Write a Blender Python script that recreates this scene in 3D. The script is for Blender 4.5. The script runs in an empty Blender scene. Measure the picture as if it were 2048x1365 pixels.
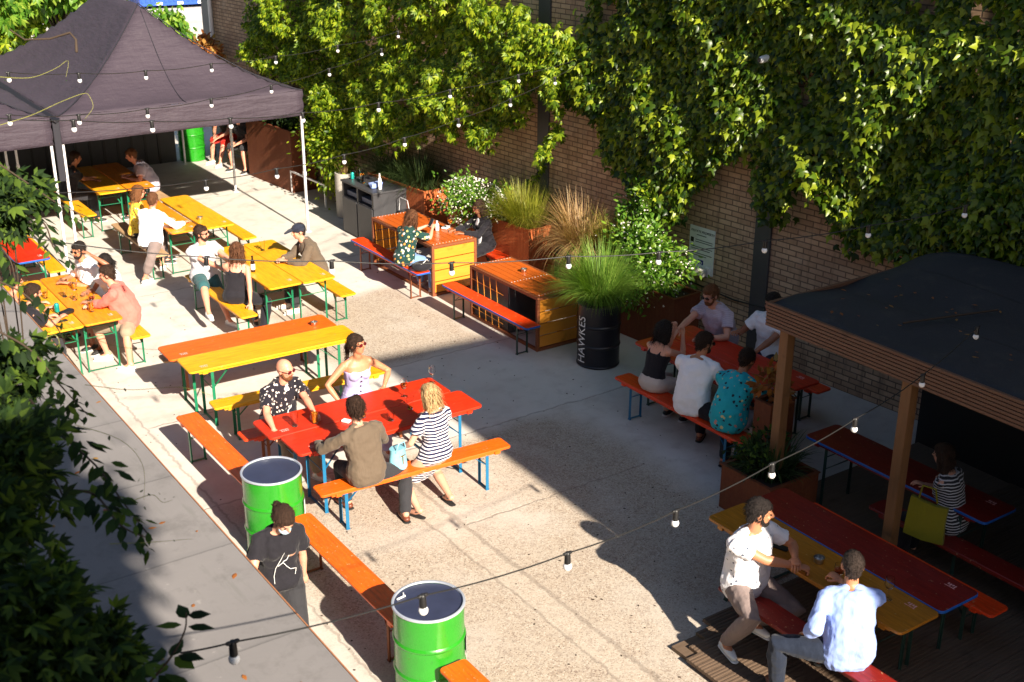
import bpy, bmesh, math, random
import numpy as np
from math import sin, cos, pi, radians, sqrt, atan2, tan, exp
from mathutils import Vector, Matrix, noise
random.seed(7); rng = np.random.default_rng(7)
scene = bpy.context.scene
COL = scene.collection
# ------------------------------------------------------------------ camera, sky, sun, exposure
H, TH, RO, F = 6.4265, 0.38061, 0.0037, 2438.9
AZ = radians(34.5)
cam_d = bpy.data.cameras.new('camera'); cam = bpy.data.objects.new('camera', cam_d); COL.objects.link(cam)
cam.matrix_world = Matrix.Translation((0, 0, H)) @ Matrix.Rotation(-AZ, 4, 'Z') @ Matrix.Rotation(pi/2-TH, 4, 'X') @ Matrix.Rotation(RO, 4, 'Z')
cam_d.sensor_width = 36; cam_d.lens = F/2048*36; cam_d.clip_end = 500; cam_d.clip_start = 0.05
cam_d.dof.use_dof = True; cam_d.dof.focus_distance = 13.0; cam_d.dof.aperture_fstop = 4.0; scene.camera = cam
SUN_EL = radians(30.5)
sun_dir = Vector((-0.035, -1, 0)).normalized()*cos(SUN_EL) + Vector((0, 0, sin(SUN_EL)))   # towards the sun
w = bpy.data.worlds.new('World'); scene.world = w; w.use_nodes = True
nt = w.node_tree; bg = nt.nodes['Background']
sky = nt.nodes.new('ShaderNodeTexSky'); sky.sky_type = 'NISHITA'; sky.sun_disc = False
sky.sun_elevation = SUN_EL; sky.sun_rotation = radians(182); sky.air_density = 1.0; sky.dust_density = .8; sky.ozone_density = .5
nt.links.new(sky.outputs[0], bg.inputs[0]); bg.inputs[1].default_value = 0.05
sl = bpy.data.lights.new('sun', 'SUN'); sl.energy = 5.0; sl.angle = radians(0.6); sl.color = (1.0, 0.88, 0.72)
so = bpy.data.objects.new('sun', sl); COL.objects.link(so)
so.rotation_euler = (-sun_dir).to_track_quat('-Z', 'Y').to_euler()
scene.render.engine = 'CYCLES'
scene.view_settings.view_transform = 'Standard'; scene.view_settings.look = 'None'
scene.view_settings.exposure = 1.42; scene.view_settings.gamma = 1.0
scene.view_settings.use_curve_mapping = False
scene.cycles.max_bounces = 6; scene.cycles.transparent_max_bounces = 8

# ------------------------------------------------------------------ pixel -> world (surveying aid: a photo pixel plus a known plane or distance)
def ray(u, v):
    a = (u-1024)/F; b = (v-682.5)/F
    x = a*cos(RO)+b*sin(RO); y = -a*sin(RO)+b*cos(RO)
    cy = cos(TH)-y*sin(TH); cz = -sin(TH)-y*cos(TH)
    return (x*cos(AZ)+cy*sin(AZ), -x*sin(AZ)+cy*cos(AZ), cz)
def P(u, v, x=None, y=None, z=None, d=None, line=None):
    r = ray(u, v)
    if x is not None: t = x/r[0]
    elif y is not None: t = y/r[1]
    elif z is not None: t = (z-H)/r[2]
    elif line is not None:
        (x0, y0), (x1, y1) = line; nx, ny = y1-y0, x0-x1
        t = (x0*nx+y0*ny)/(r[0]*nx+r[1]*ny)
    else: t = d
    return Vector((r[0]*t, r[1]*t, H+r[2]*t))

# the brick wall runs at a slight angle to the tables: local frame of the wall (origin on its face, y along it)
WA = radians(4.4); WO = Vector((11.45, 12.0, 0))
def wpt(y, off=0.0, z=0.0):      # world point on the wall face at distance y along it, off metres in front
    return (WO.x-sin(WA)*(y-12)-cos(WA)*off, 12+cos(WA)*(y-12)-sin(WA)*off, z)
def onwall(u, v, off=0.0):       # pixel -> (y along wall, z)
    r = ray(u, v); o = Vector(wpt(12, off)); n = Vector((cos(WA), sin(WA), 0)); t = o.dot(n)/(r[0]*n.x+r[1]*n.y); p = Vector((r[0]*t, r[1]*t, H+r[2]*t)); d = p-WO
    return (12-sin(WA)*d.x+cos(WA)*d.y, p.z)
# ------------------------------------------------------------------ materials
def lin(c): return tuple((x/12.92 if x <= .04045 else ((x+.055)/1.055)**2.4) for x in c)
class NT:
    def __init__(s, name):
        s.m = bpy.data.materials.new(name); s.m.use_nodes = True; s.t = s.m.node_tree; s.b = s.t.nodes['Principled BSDF']; s.out = s.t.nodes['Material Output']
    def n(s, typ, **kw):
        nd = s.t.nodes.new(typ)
        for k, v in kw.items():
            if k in nd.inputs.keys() if isinstance(k, str) else False: nd.inputs[k].default_value = v
            else: setattr(nd, k, v)
        return nd
    def l(s, a, b): s.t.links.new(a, b)
    def tex(s, scale=1, typ='Object', vec=None):
        tc = s.n('ShaderNodeTexCoord'); mp = s.n('ShaderNodeMapping')
        mp.inputs['Scale'].default_value = (scale,)*3 if not hasattr(scale, '__len__') else scale
        s.l(tc.outputs[typ], mp.inputs[0]); return mp.outputs[0]
    def noise(s, scale, detail=4, rough=.6, vec=None):
        nd = s.n('ShaderNodeTexNoise'); nd.inputs['Scale'].default_value = scale; nd.inputs['Detail'].default_value = detail; nd.inputs['Roughness'].default_value = rough
        if vec is not None: s.l(vec, nd.inputs['Vector'])
        return nd.outputs['Fac']
    def ramp(s, fac, stops, interp='LINEAR'):
        r = s.n('ShaderNodeValToRGB'); r.color_ramp.interpolation = interp
        el = r.color_ramp.elements
        while len(el) < len(stops): el.new(.5)
        for e, (p, c) in zip(el, stops):
            e.position = p; e.color = (c, c, c, 1) if not hasattr(c, '__len__') else (*c, 1)
        s.l(fac, r.inputs[0]); return r.outputs[0]
    def mix(s, fac, a, b, mode='MIX'):
        m = s.n('ShaderNodeMix', data_type='RGBA', blend_type=mode)
        for sock, v in ((m.inputs[0], fac), (m.inputs[6], a), (m.inputs[7], b)):
            if hasattr(v, 'is_linked') or hasattr(v, 'links'): s.l(v, sock)
            elif hasattr(v, '__len__'): sock.default_value = (*v, 1) if len(v) == 3 else v
            else: sock.default_value = v
        return m.outputs[2]
    def math(s, op, a, b=0.0, c=0.0):
        m = s.n('ShaderNodeMath', operation=op)
        for sock, v in zip(m.inputs, (a, b, c)):
            if hasattr(v, 'links'): s.l(v, sock)
            else: sock.default_value = v
        return m.outputs[0]
    def bump(s, h, strength=.3, dist=.01):
        b = s.n('ShaderNodeBump'); b.inputs['Strength'].default_value = strength; b.inputs['Distance'].default_value = dist
        s.l(h, b.inputs['Height']); s.l(b.outputs[0], s.b.inputs['Normal'])
    def base(s, v):
        if hasattr(v, 'links'): s.l(v, s.b.inputs['Base Color'])
        else: s.b.inputs['Base Color'].default_value = (*v, 1)
    def rough(s, v):
        if hasattr(v, 'links'): s.l(v, s.b.inputs['Roughness'])
        else: s.b.inputs['Roughness'].default_value = v

def plain(name, col, rough=.6, metal=0, var=.15, scale=20, bump=0, spec=.5):
    k = NT(name); v = k.tex(1)
    n = k.noise(scale, 4, .6, v)
    k.base(k.mix(n, tuple(c*(1-var) for c in col), tuple(min(1, c*(1+var)) for c in col)))
    k.rough(rough); k.b.inputs['Metallic'].default_value = metal; k.b.inputs['Specular IOR Level'].default_value = spec
    if bump: k.bump(n, bump, .01)
    return k.m
def paint(name, col, wear=(.5, .33, .17), amount=.62, rough=.35, grain_axis=0):
    """painted timber: faint grain, scuffs down to wood, dirt"""
    k = NT(name); tc = k.tex(1)
    sc = (1.5, 14, 14) if grain_axis == 0 else (14, 1.5, 14)
    g = k.noise(3, 5, .65, k.tex(sc)); 
    c1 = k.mix(k.ramp(g, [(.3, 0.0), (.7, 1.0)]), tuple(c*.68 for c in col), tuple(min(1, c*1.16) for c in col))
    big = k.noise(1.4, 3, .5, tc); c1 = k.mix(k.ramp(big, [(.4, 0.0), (.7, .22)]), c1, tuple(c*.6 for c in col))
    sp = k.noise(26, 6, .7, tc); msk = k.ramp(sp, [(amount, 0.0), (amount+.05, .85)])
    scr = k.noise(9, 8, .75, k.tex((1, 22, 8) if grain_axis == 0 else (22, 1, 8))); m2 = k.ramp(scr, [(.67, 0.0), (.73, .5)])
    c2 = k.mix(msk, c1, wear); c3 = k.mix(m2, c2, tuple(min(1, c*1.1+.06) for c in col))
    sl_ = k.noise(40, 3, .6, k.tex((.6, 6, 6) if grain_axis == 0 else (6, .6, 6))); c3 = k.mix(k.ramp(sl_, [(.56, 0.0), (.72, .35)]), c3, tuple(c*.5 for c in col))
    k.base(c3); k.rough(k.ramp(big, [(.3, rough), (.7, rough+.22)])); k.bump(g, .25, .004)
    return k.m

M = {}
M['orange'] = paint('orange_paint', (.85, .125, .005)); M['yellow'] = paint('yellow_paint', (.82, .38, .008))
M['amber'] = paint('amber_paint', (.80, .27, .008)); M['red'] = paint('red_paint', (.62, .030, .006), amount=.66)
M['redorange'] = paint('red_orange_paint', (.80, .055, .005)); M['dullwood'] = paint('weathered_seat_wood', (.42, .27, .14), amount=.6, rough=.6)
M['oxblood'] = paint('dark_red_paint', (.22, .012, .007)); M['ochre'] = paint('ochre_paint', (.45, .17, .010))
M['green_metal'] = plain('green_enamel_metal', (.01, .16, .075), .35, .0); M['teal_metal'] = plain('blue_enamel_metal', (.01, .13, .27), .35)
M['dark_metal'] = plain('dark_green_metal', (.02, .05, .04), .4); M['rust_metal'] = plain('rusty_brown_metal', (.23, .07, .025), .6, .2)
M['blue_edge'] = plain('blue_edge_paint', (.01, .10, .42), .45)
M['steel'] = plain('steel', (.6, .6, .6), .28, 1.0); M['galv'] = plain('white_powder_metal', (.72, .72, .74), .35, .15)
M['black'] = plain('black_plastic', (.012, .012, .013), .45); M['darkgrey'] = plain('dark_grey_paint', (.045, .045, .05), .5, 0, .3, 6)
M['white'] = plain('white_plastic', (.8, .8, .8), .4); M['paper'] = plain('printed_paper', (.78, .78, .76), .7)
M['pinkmark'] = plain('faded_pink_print', (.75, .35, .32), .7); M['navy'] = plain('navy_print', (.02, .03, .25), .6)
M['rubber'] = plain('rubber', (.02, .02, .02), .7)

def m_concrete():
    k = NT('worn_concrete'); o = k.tex(1)
    sx = k.n('ShaderNodeSeparateXYZ'); k.l(o, sx.inputs[0]); X, Y = sx.outputs[0], sx.outputs[1]
    wob = k.math('MULTIPLY', k.math('SUBTRACT', k.noise(.9, 4, .6, o), .5), .5)
    Xw = k.math('ADD', X, wob); Yw = k.math('ADD', Y, wob)
    def step(a, lo, wdt=.08): return k.ramp(k.math('ADD', k.math('DIVIDE', k.math('SUBTRACT', a, lo), wdt), .5), [(0, 0.0), (1, 1.0)])
    def band(a, lo, hi, wdt=.08): return k.math('MULTIPLY', step(a, lo, wdt), k.math('SUBTRACT', 1.0, step(a, hi, wdt)))
    # exposed aggregate zones
    agg = k.math('MAXIMUM', k.math('MULTIPLY', band(Xw, 3.9, 8.3, .5), k.math('SUBTRACT', 1.0, step(Yw, 11.0, .25))),
                 k.math('MULTIPLY', band(Xw, 6.6, 8.9, .3), band(Yw, 13.5, 16.2, .3)))
    agg = k.math('MULTIPLY', agg, k.ramp(k.noise(.7, 3, .5, o), [(.22, .25), (.5, 1.0)]))
    big = k.noise(.45, 5, .6, o); med = k.noise(3.2, 6, .65, o); fine = k.noise(60, 3, .6, o)
    smooth = k.mix(k.ramp(big, [(.3, 0.0), (.7, 1.0)]), (.47, .435, .395), (.62, .59, .545))
    smooth = k.mix(k.ramp(med, [(.48, 0.0), (.75, .55)]), smooth, (.32, .27, .24))
    smooth = k.mix(.18, smooth, k.mix(fine, (.3, .3, .3), (.8, .8, .8)), 'OVERLAY')
    vo = k.n('ShaderNodeTexVoronoi'); vo.inputs['Scale'].default_value = 85; k.l(o, vo.inputs['Vector'])
    sep = k.n('ShaderNodeSeparateColor'); k.l(vo.outputs['Color'], sep.inputs[0])
    vo2 = k.n('ShaderNodeTexVoronoi'); vo2.inputs['Scale'].default_value = 40; k.l(o, vo2.inputs['Vector'])
    sep2 = k.n('ShaderNodeSeparateColor'); k.l(vo2.outputs['Color'], sep2.inputs[0])
    stones = k.ramp(sep.outputs[0], [(0, (.13, .08, .055)), (.10, (.26, .185, .13)), (.22, (.38, .305, .235)), (.60, (.45, .375, .295)), (.9, (.56, .49, .41))], 'CONSTANT')
    stones = k.mix(k.ramp(sep2.outputs[1], [(.88, 0.0), (.90, .6)]), stones, (.16, .10, .07))
    stones = k.mix(k.ramp(vo.outputs['Distance'], [(.30, 0.0), (.6, .5)]), stones, (.40, .35, .29))
    stones = k.mix(k.ramp(med, [(.35, .35), (.65, 0.0)]), stones, (.46, .41, .35))
    c = k.mix(agg, smooth, stones)
    # stains
    st = k.noise(1.7, 7, .7, o); c = k.mix(k.ramp(st, [(.60, 0.0), (.72, .45)]), c, (.22, .18, .16))
    sp = k.noise(7, 4, .6, o); c = k.mix(k.ramp(sp, [(.70, 0.0), (.74, .6)]), c, (.12, .10, .09))
    # joints / cracks in the slab
    c2 = k.noise(5, 3, .6, o)
    def crack(a, pos, wdt): 
        d = k.math('ABSOLUTE', k.math('SUBTRACT', k.math('ADD', a, k.math('MULTIPLY', k.math('SUBTRACT', c2, .5), .12)), pos))
        return k.ramp(k.math('DIVIDE', d, wdt), [(.4, 1.0), (1, 0.0)])
    cr = k.math('MULTIPLY', crack(X, 5.80, .035), k.math('SUBTRACT', 1.0, step(Y, 11.0, .1)))
    cr = k.math('MAXIMUM', cr, k.math('MULTIPLY', crack(X, 5.52, .02), k.math('SUBTRACT', 1.0, step(Y, 10.8, .1))))
    cr = k.math('MAXIMUM', cr, k.math('MULTIPLY', crack(Y, 9.3, .015), band(X, 5.8, 8.2, .1)))
    cr = k.math('MAXIMUM', cr, crack(Y, 11.1, .02)); cr = k.math('MAXIMUM', cr, k.math('MULTIPLY', crack(Y, 13.35, .02), step(X, 3.9, .1)))
    cr = k.math('MAXIMUM', cr, k.math('MULTIPLY', crack(X, 3.85, .02), 1.0)); cr = k.math('MAXIMUM', cr, k.math('MULTIPLY', crack(Y, 18.0, .02), .8))
    cr = k.math('MAXIMUM', cr, k.math('MULTIPLY', crack(Y, 23.0, .02), .8))
    lt = k.math('MULTIPLY', band(X, 5.5, 5.8, .05), k.math('SUBTRACT', 1.0, step(Y, 11.0, .1)))
    c = k.mix(k.math('MULTIPLY', lt, .22), c, (.56, .49, .41))
    pale = k.math('MULTIPLY', band(Y, 11.12, 13.33, .03), step(X, 3.9, .05)); c = k.mix(k.math('MULTIPLY', pale, .35), c, (.60, .585, .56)); c = k.mix(k.math('MULTIPLY', cr, .38), c, (.13, .10, .08))
    k.base(c); k.rough(.85)
    hgt = k.math('SUBTRACT', k.math('ADD', k.math('MULTIPLY', sep.outputs[0], k.math('MULTIPLY', agg, .5)), k.math('MULTIPLY', med, .5)), cr)
    k.bump(hgt, .5, .008); return k.m
M['ground'] = m_concrete()
def m_brick():
    k = NT('brown_brick'); tc = k.n('ShaderNodeTexCoord'); s = k.n('ShaderNodeSeparateXYZ'); k.l(tc.outputs['Object'], s.inputs[0])
    cb = k.n('ShaderNodeCombineXYZ'); k.l(k.math('ADD', s.outputs[0], s.outputs[1]), cb.inputs[0]); k.l(s.outputs[2], cb.inputs[1])
    br = k.n('ShaderNodeTexBrick'); k.l(cb.outputs[0], br.inputs['Vector']); br.inputs['Scale'].default_value = 1
    br.inputs['Brick Width'].default_value = .225; br.inputs['Row Height'].default_value = .075; br.inputs['Mortar Size'].default_value = .010; br.inputs['Mortar Smooth'].default_value = .3
    br.inputs['Bias'].default_value = 0; br.inputs['Color1'].default_value = (.66, .46, .30, 1); br.inputs['Color2'].default_value = (.46, .30, .19, 1); br.inputs['Mortar'].default_value = (.17, .12, .085, 1)
    o = tc.outputs['Object']; n1 = k.noise(1.1, 5, .6, o); n2 = k.noise(30, 4, .6, o)
    c = k.mix(k.ramp(n1, [(.35, .45), (.65, 0.0)]), br.outputs[0], (.22, .12, .08)); c = k.mix(.3, c, k.mix(n2, (.3, .3, .3), (.75, .75, .75)), 'OVERLAY')
    eff = k.noise(2.5, 6, .7, o); c = k.mix(k.ramp(eff, [(.55, 0.0), (.8, .5)]), c, (.60, .48, .37)); dr = k.noise(3, 5, .65, k.tex((3, 3, .35))); c = k.mix(k.ramp(dr, [(.52, 0.0), (.68, .5)]), c, (.13, .085, .06))
    k.base(c); k.rough(.9); h = k.math('SUBTRACT', k.math('MULTIPLY', n2, .3), br.outputs['Fac']); k.bump(h, .6, .008); return k.m
M['brick'] = m_brick()
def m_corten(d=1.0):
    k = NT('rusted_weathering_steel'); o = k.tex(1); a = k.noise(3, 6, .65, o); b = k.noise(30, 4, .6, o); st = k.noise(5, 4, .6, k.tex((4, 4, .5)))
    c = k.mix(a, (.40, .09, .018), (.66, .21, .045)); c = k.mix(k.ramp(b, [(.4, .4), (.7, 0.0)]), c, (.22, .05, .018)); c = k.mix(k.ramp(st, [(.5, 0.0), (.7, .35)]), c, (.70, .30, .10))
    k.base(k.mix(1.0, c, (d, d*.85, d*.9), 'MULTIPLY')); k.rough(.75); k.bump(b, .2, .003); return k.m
M['corten'] = m_corten(); M['corten_shaded'] = m_corten(.30)  # second copy: same steel with the shade on the planters multiplied into its colour
def m_wood(name, c1, c2, axis=0, rough=.6, sc=1, gloss=False):
    k = NT(name); s = [9, 9, 9]; s[axis] = .8
    g = k.noise(4*sc, 6, .65, k.tex(tuple(s))); kn = k.noise(1.2, 3, .6, k.tex((3, 3, 3)))
    c = k.mix(g, c1, c2); c = k.mix(k.ramp(kn, [(.62, 0.0), (.72, .5)]), c, tuple(x*.5 for x in c1)); k.base(c); k.rough(rough); k.bump(g, .3, .004); return k.m
M['wood_x'] = m_wood('post_timber', (.13, .058, .022), (.27, .13, .05), 2); M['deck'] = m_wood('deck_timber', (.075, .048, .030), (.17, .115, .078), 0, .7)
M['pallet'] = m_wood('varnished_orange_timber', (.40, .065, .010), (.60, .135, .018), 1, .3); M['pallet_y'] = m_wood('varnished_yellow_timber', (.58, .19, .015), (.74, .32, .04), 0, .35)
M['fascia'] = m_wood('fascia_timber', (.10, .045, .025), (.20, .10, .058), 1, .6)
def m_canvas():
    k = NT('dark_grey_canvas'); o = k.tex(1); a = k.noise(1.3, 5, .6, o); w1 = k.noise(3, 4, .55, k.tex((1, 1, 5))); w2 = k.noise(7, 3, .5, k.tex((2.2, .5, .6)))
    c = k.mix(a, (.030, .021, .033), (.050, .037, .053)); c = k.mix(k.ramp(k.noise(2.5, 6, .7, o), [(.6, 0.0), (.75, .3)]), c, (.080, .066, .078)); k.base(c); k.rough(.75); k.bump(k.math('ADD', w1, k.math('MULTIPLY', w2, .6)), .5, .05); return k.m
M['canvas'] = m_canvas()
M['canvas_dark'] = plain('black_canvas', (.012, .012, .02), .7)
def m_felt():
    k = NT('roofing_felt'); o = k.tex(1); a = k.noise(1.2, 6, .65, o); b = k.noise(60, 3, .6, o); s = k.noise(3, 6, .72, o); sx = k.n('ShaderNodeSeparateXYZ'); k.l(o, sx.inputs[0])
    c = k.mix(a, (.014, .015, .018), (.034, .035, .040)); c = k.mix(k.ramp(s, [(.55, 0.0), (.68, .6)]), c, (.055, .050, .045)); c = k.mix(k.ramp(b, [(.6, 0.0), (.7, .5)]), c, (.07, .07, .07))
    f = k.math('FRACT', k.math('DIVIDE', k.math('ADD', sx.outputs[0], k.math('MULTIPLY', a, .05)), .95)); c = k.mix(k.ramp(f, [(0, .9), (.015, 0.0), (.03, 0.0), (1, 0.0)]), c, (.005, .005, .005))
    k.base(c); k.rough(.85); k.bump(k.math('ADD', k.math('ADD', a, k.math('MULTIPLY', b, .2)), k.ramp(f, [(0, .6), (.04, 0.0)])), .6, .02); return k.m
M['felt'] = m_felt()
M['roofgrey'] = None
def m_roof():
    k = NT('grey_roof_membrane'); o = k.tex(1); a = k.noise(.8, 6, .6, o); b = k.noise(9, 5, .65, o); st = k.noise(2.2, 7, .72, o); st2 = k.noise(5, 5, .7, k.tex((3, .4, 1)))
    c = k.mix(a, (.155, .148, .150), (.235, .222, .222)); c = k.mix(k.ramp(b, [(.66, 0.0), (.70, .4)]), c, (.33, .31, .30)); c = k.mix(k.ramp(st, [(.52, 0.0), (.66, .5)]), c, (.10, .095, .092)); c = k.mix(k.ramp(st2, [(.55, 0.0), (.7, .3)]), c, (.11, .115, .10))
    sx = k.n('ShaderNodeSeparateXYZ'); k.l(o, sx.inputs[0]); f = k.math('FRACT', k.math('DIVIDE', k.math('ADD', sx.outputs[1], k.math('MULTIPLY', b, .02)), 1.05)); c = k.mix(k.ramp(f, [(0, .6), (.02, 0.0), (.03, 0.0), (1, 0.0)]), c, (.06, .06, .06))
    k.base(c); k.rough(.85); k.bump(k.math('ADD', b, k.ramp(f, [(0, 1.0), (.05, 0.0)])), .3, .006); return k.m
M['roofgrey'] = m_roof()
def m_drum():
    k = NT('green_gloss_paint'); o = k.tex(1); a = k.noise(5, 4, .6, o)
    c = k.mix(a, (.012, .19, .010), (.022, .27, .014)); d = k.noise(22, 5, .7, k.tex((1, 1, .5))); c = k.mix(k.ramp(d, [(.64, 0.0), (.70, .7)]), c, (.02, .06, .015))
    r = k.noise(14, 6, .75, k.tex((1, 1, 1.6))); c = k.mix(k.ramp(r, [(.68, 0.0), (.72, .9)]), c, (.16, .06, .02)); sc = k.noise(9, 7, .8, k.tex((14, 14, 1))); c = k.mix(k.ramp(sc, [(.68, 0.0), (.73, .5)]), c, (.10, .40, .09))
    k.base(c); k.rough(k.ramp(d, [(.4, .2), (.75, .5)])); k.b.inputs['Coat Weight'].default_value = .3; k.bump(k.noise(3.5, 2, .5, o), .25, .03); return k.m
M['drum'] = m_drum()
M['drum_lid'] = plain('dark_blue_lid', (.035, .042, .085), .38, .2, .5, 4, .1)
M['drum_black'] = plain('black_drum_paint', (.010, .009, .014), .35)
M['rim'] = plain('pale_blue_rim', (.55, .60, .70), .3, .5)
M['soil'] = plain('dark_soil', (.03, .02, .015), .95)
M['render'] = plain('grey_render', (.30, .29, .28), .9, 0, .2, 2); M['cement'] = plain('pale_cement', (.42, .40, .36), .85, 0, .25, 5, .3)
M['blue_container'] = plain('blue_container_paint', (.01, .07, .42), .4); M['white_container'] = plain('white_container_paint', (.75, .75, .75), .5)
M['cable'] = plain('black_cable', (.015, .015, .015), .5); M['bulb'] = plain('opal_bulb', (.8, .82, .85), .12, 0, .02)
def glassm(name, col, rough=.03):
    k = NT(name); k.base(col); k.rough(rough); k.b.inputs['Transmission Weight'].default_value = 1.0; k.b.inputs['IOR'].default_value = 1.25; return k.m
M['glass'] = glassm('clear_glass', (.95, .97, .97)); M['beer'] = plain('amber_beer', (.55, .16, .01), .1); M['ale'] = plain('red_ale', (.35, .05, .01), .1); M['cola'] = plain('dark_bottle_glass', (.03, .012, .006), .08)
M['tealcan'] = plain('teal_can', (.02, .45, .40), .3, .6)

def leafmat(name, c1, c2, c3, trans=.35, rough=.45):
    k = NT(name); g = k.n('ShaderNodeNewGeometry'); r = g.outputs['Random Per Island']
    c = k.ramp(r, [(0, c1), (.55, c2), (1, c3)]); k.base(c); k.rough(rough); k.b.inputs['Specular IOR Level'].default_value = .35
    t = k.n('ShaderNodeBsdfTranslucent'); k.l(k.mix(1.0, c, (1.35, 1.5, .5), 'MULTIPLY'), t.inputs[0])
    ms = k.n('ShaderNodeMixShader'); ms.inputs[0].default_value = trans; k.l(k.b.outputs[0], ms.inputs[1]); k.l(t.outputs[0], ms.inputs[2]); k.l(ms.outputs[0], k.out.inputs[0]); return k.m
M['ivy'] = leafmat('ivy_leaf', (.025, .065, .003), (.16, .26, .010), (.40, .46, .025), .42)
M['ivy2'] = leafmat('boston_ivy_leaf', (.010, .034, .003), (.08, .14, .007), (.30, .36, .022), .32, .36)
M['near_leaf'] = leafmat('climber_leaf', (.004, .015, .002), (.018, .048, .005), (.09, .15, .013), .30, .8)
M['grass_y'] = leafmat('yellow_grass', (.16, .19, .02), (.26, .28, .03), (.40, .36, .06), .35); M['grass_g'] = leafmat('green_grass', (.07, .16, .02), (.14, .26, .035), (.26, .36, .07), .35)
M['grass_b'] = leafmat('brown_grass', (.22, .12, .05), (.36, .22, .10), (.50, .36, .16), .3); M['grass_d'] = leafmat('dark_grass', (.02, .04, .015), (.04, .07, .02), (.07, .10, .03), .2)
M['bush'] = leafmat('bush_leaf', (.05, .13, .012), (.10, .22, .02), (.20, .32, .03), .35); M['flower'] = plain('white_petals', (.85, .82, .72), .6)
M['dry_leaf'] = leafmat('orange_dry_leaf', (.20, .06, .015), (.36, .13, .03), (.30, .20, .05), .25); M['tree_leaf'] = leafmat('tree_leaf', (.04, .12, .01), (.10, .24, .02), (.30, .40, .05), .4)
M['stem'] = plain('brown_stem', (.045, .028, .016), .8); M['tendril'] = plain('yellow_green_tendril', (.28, .28, .06), .5)
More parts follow.
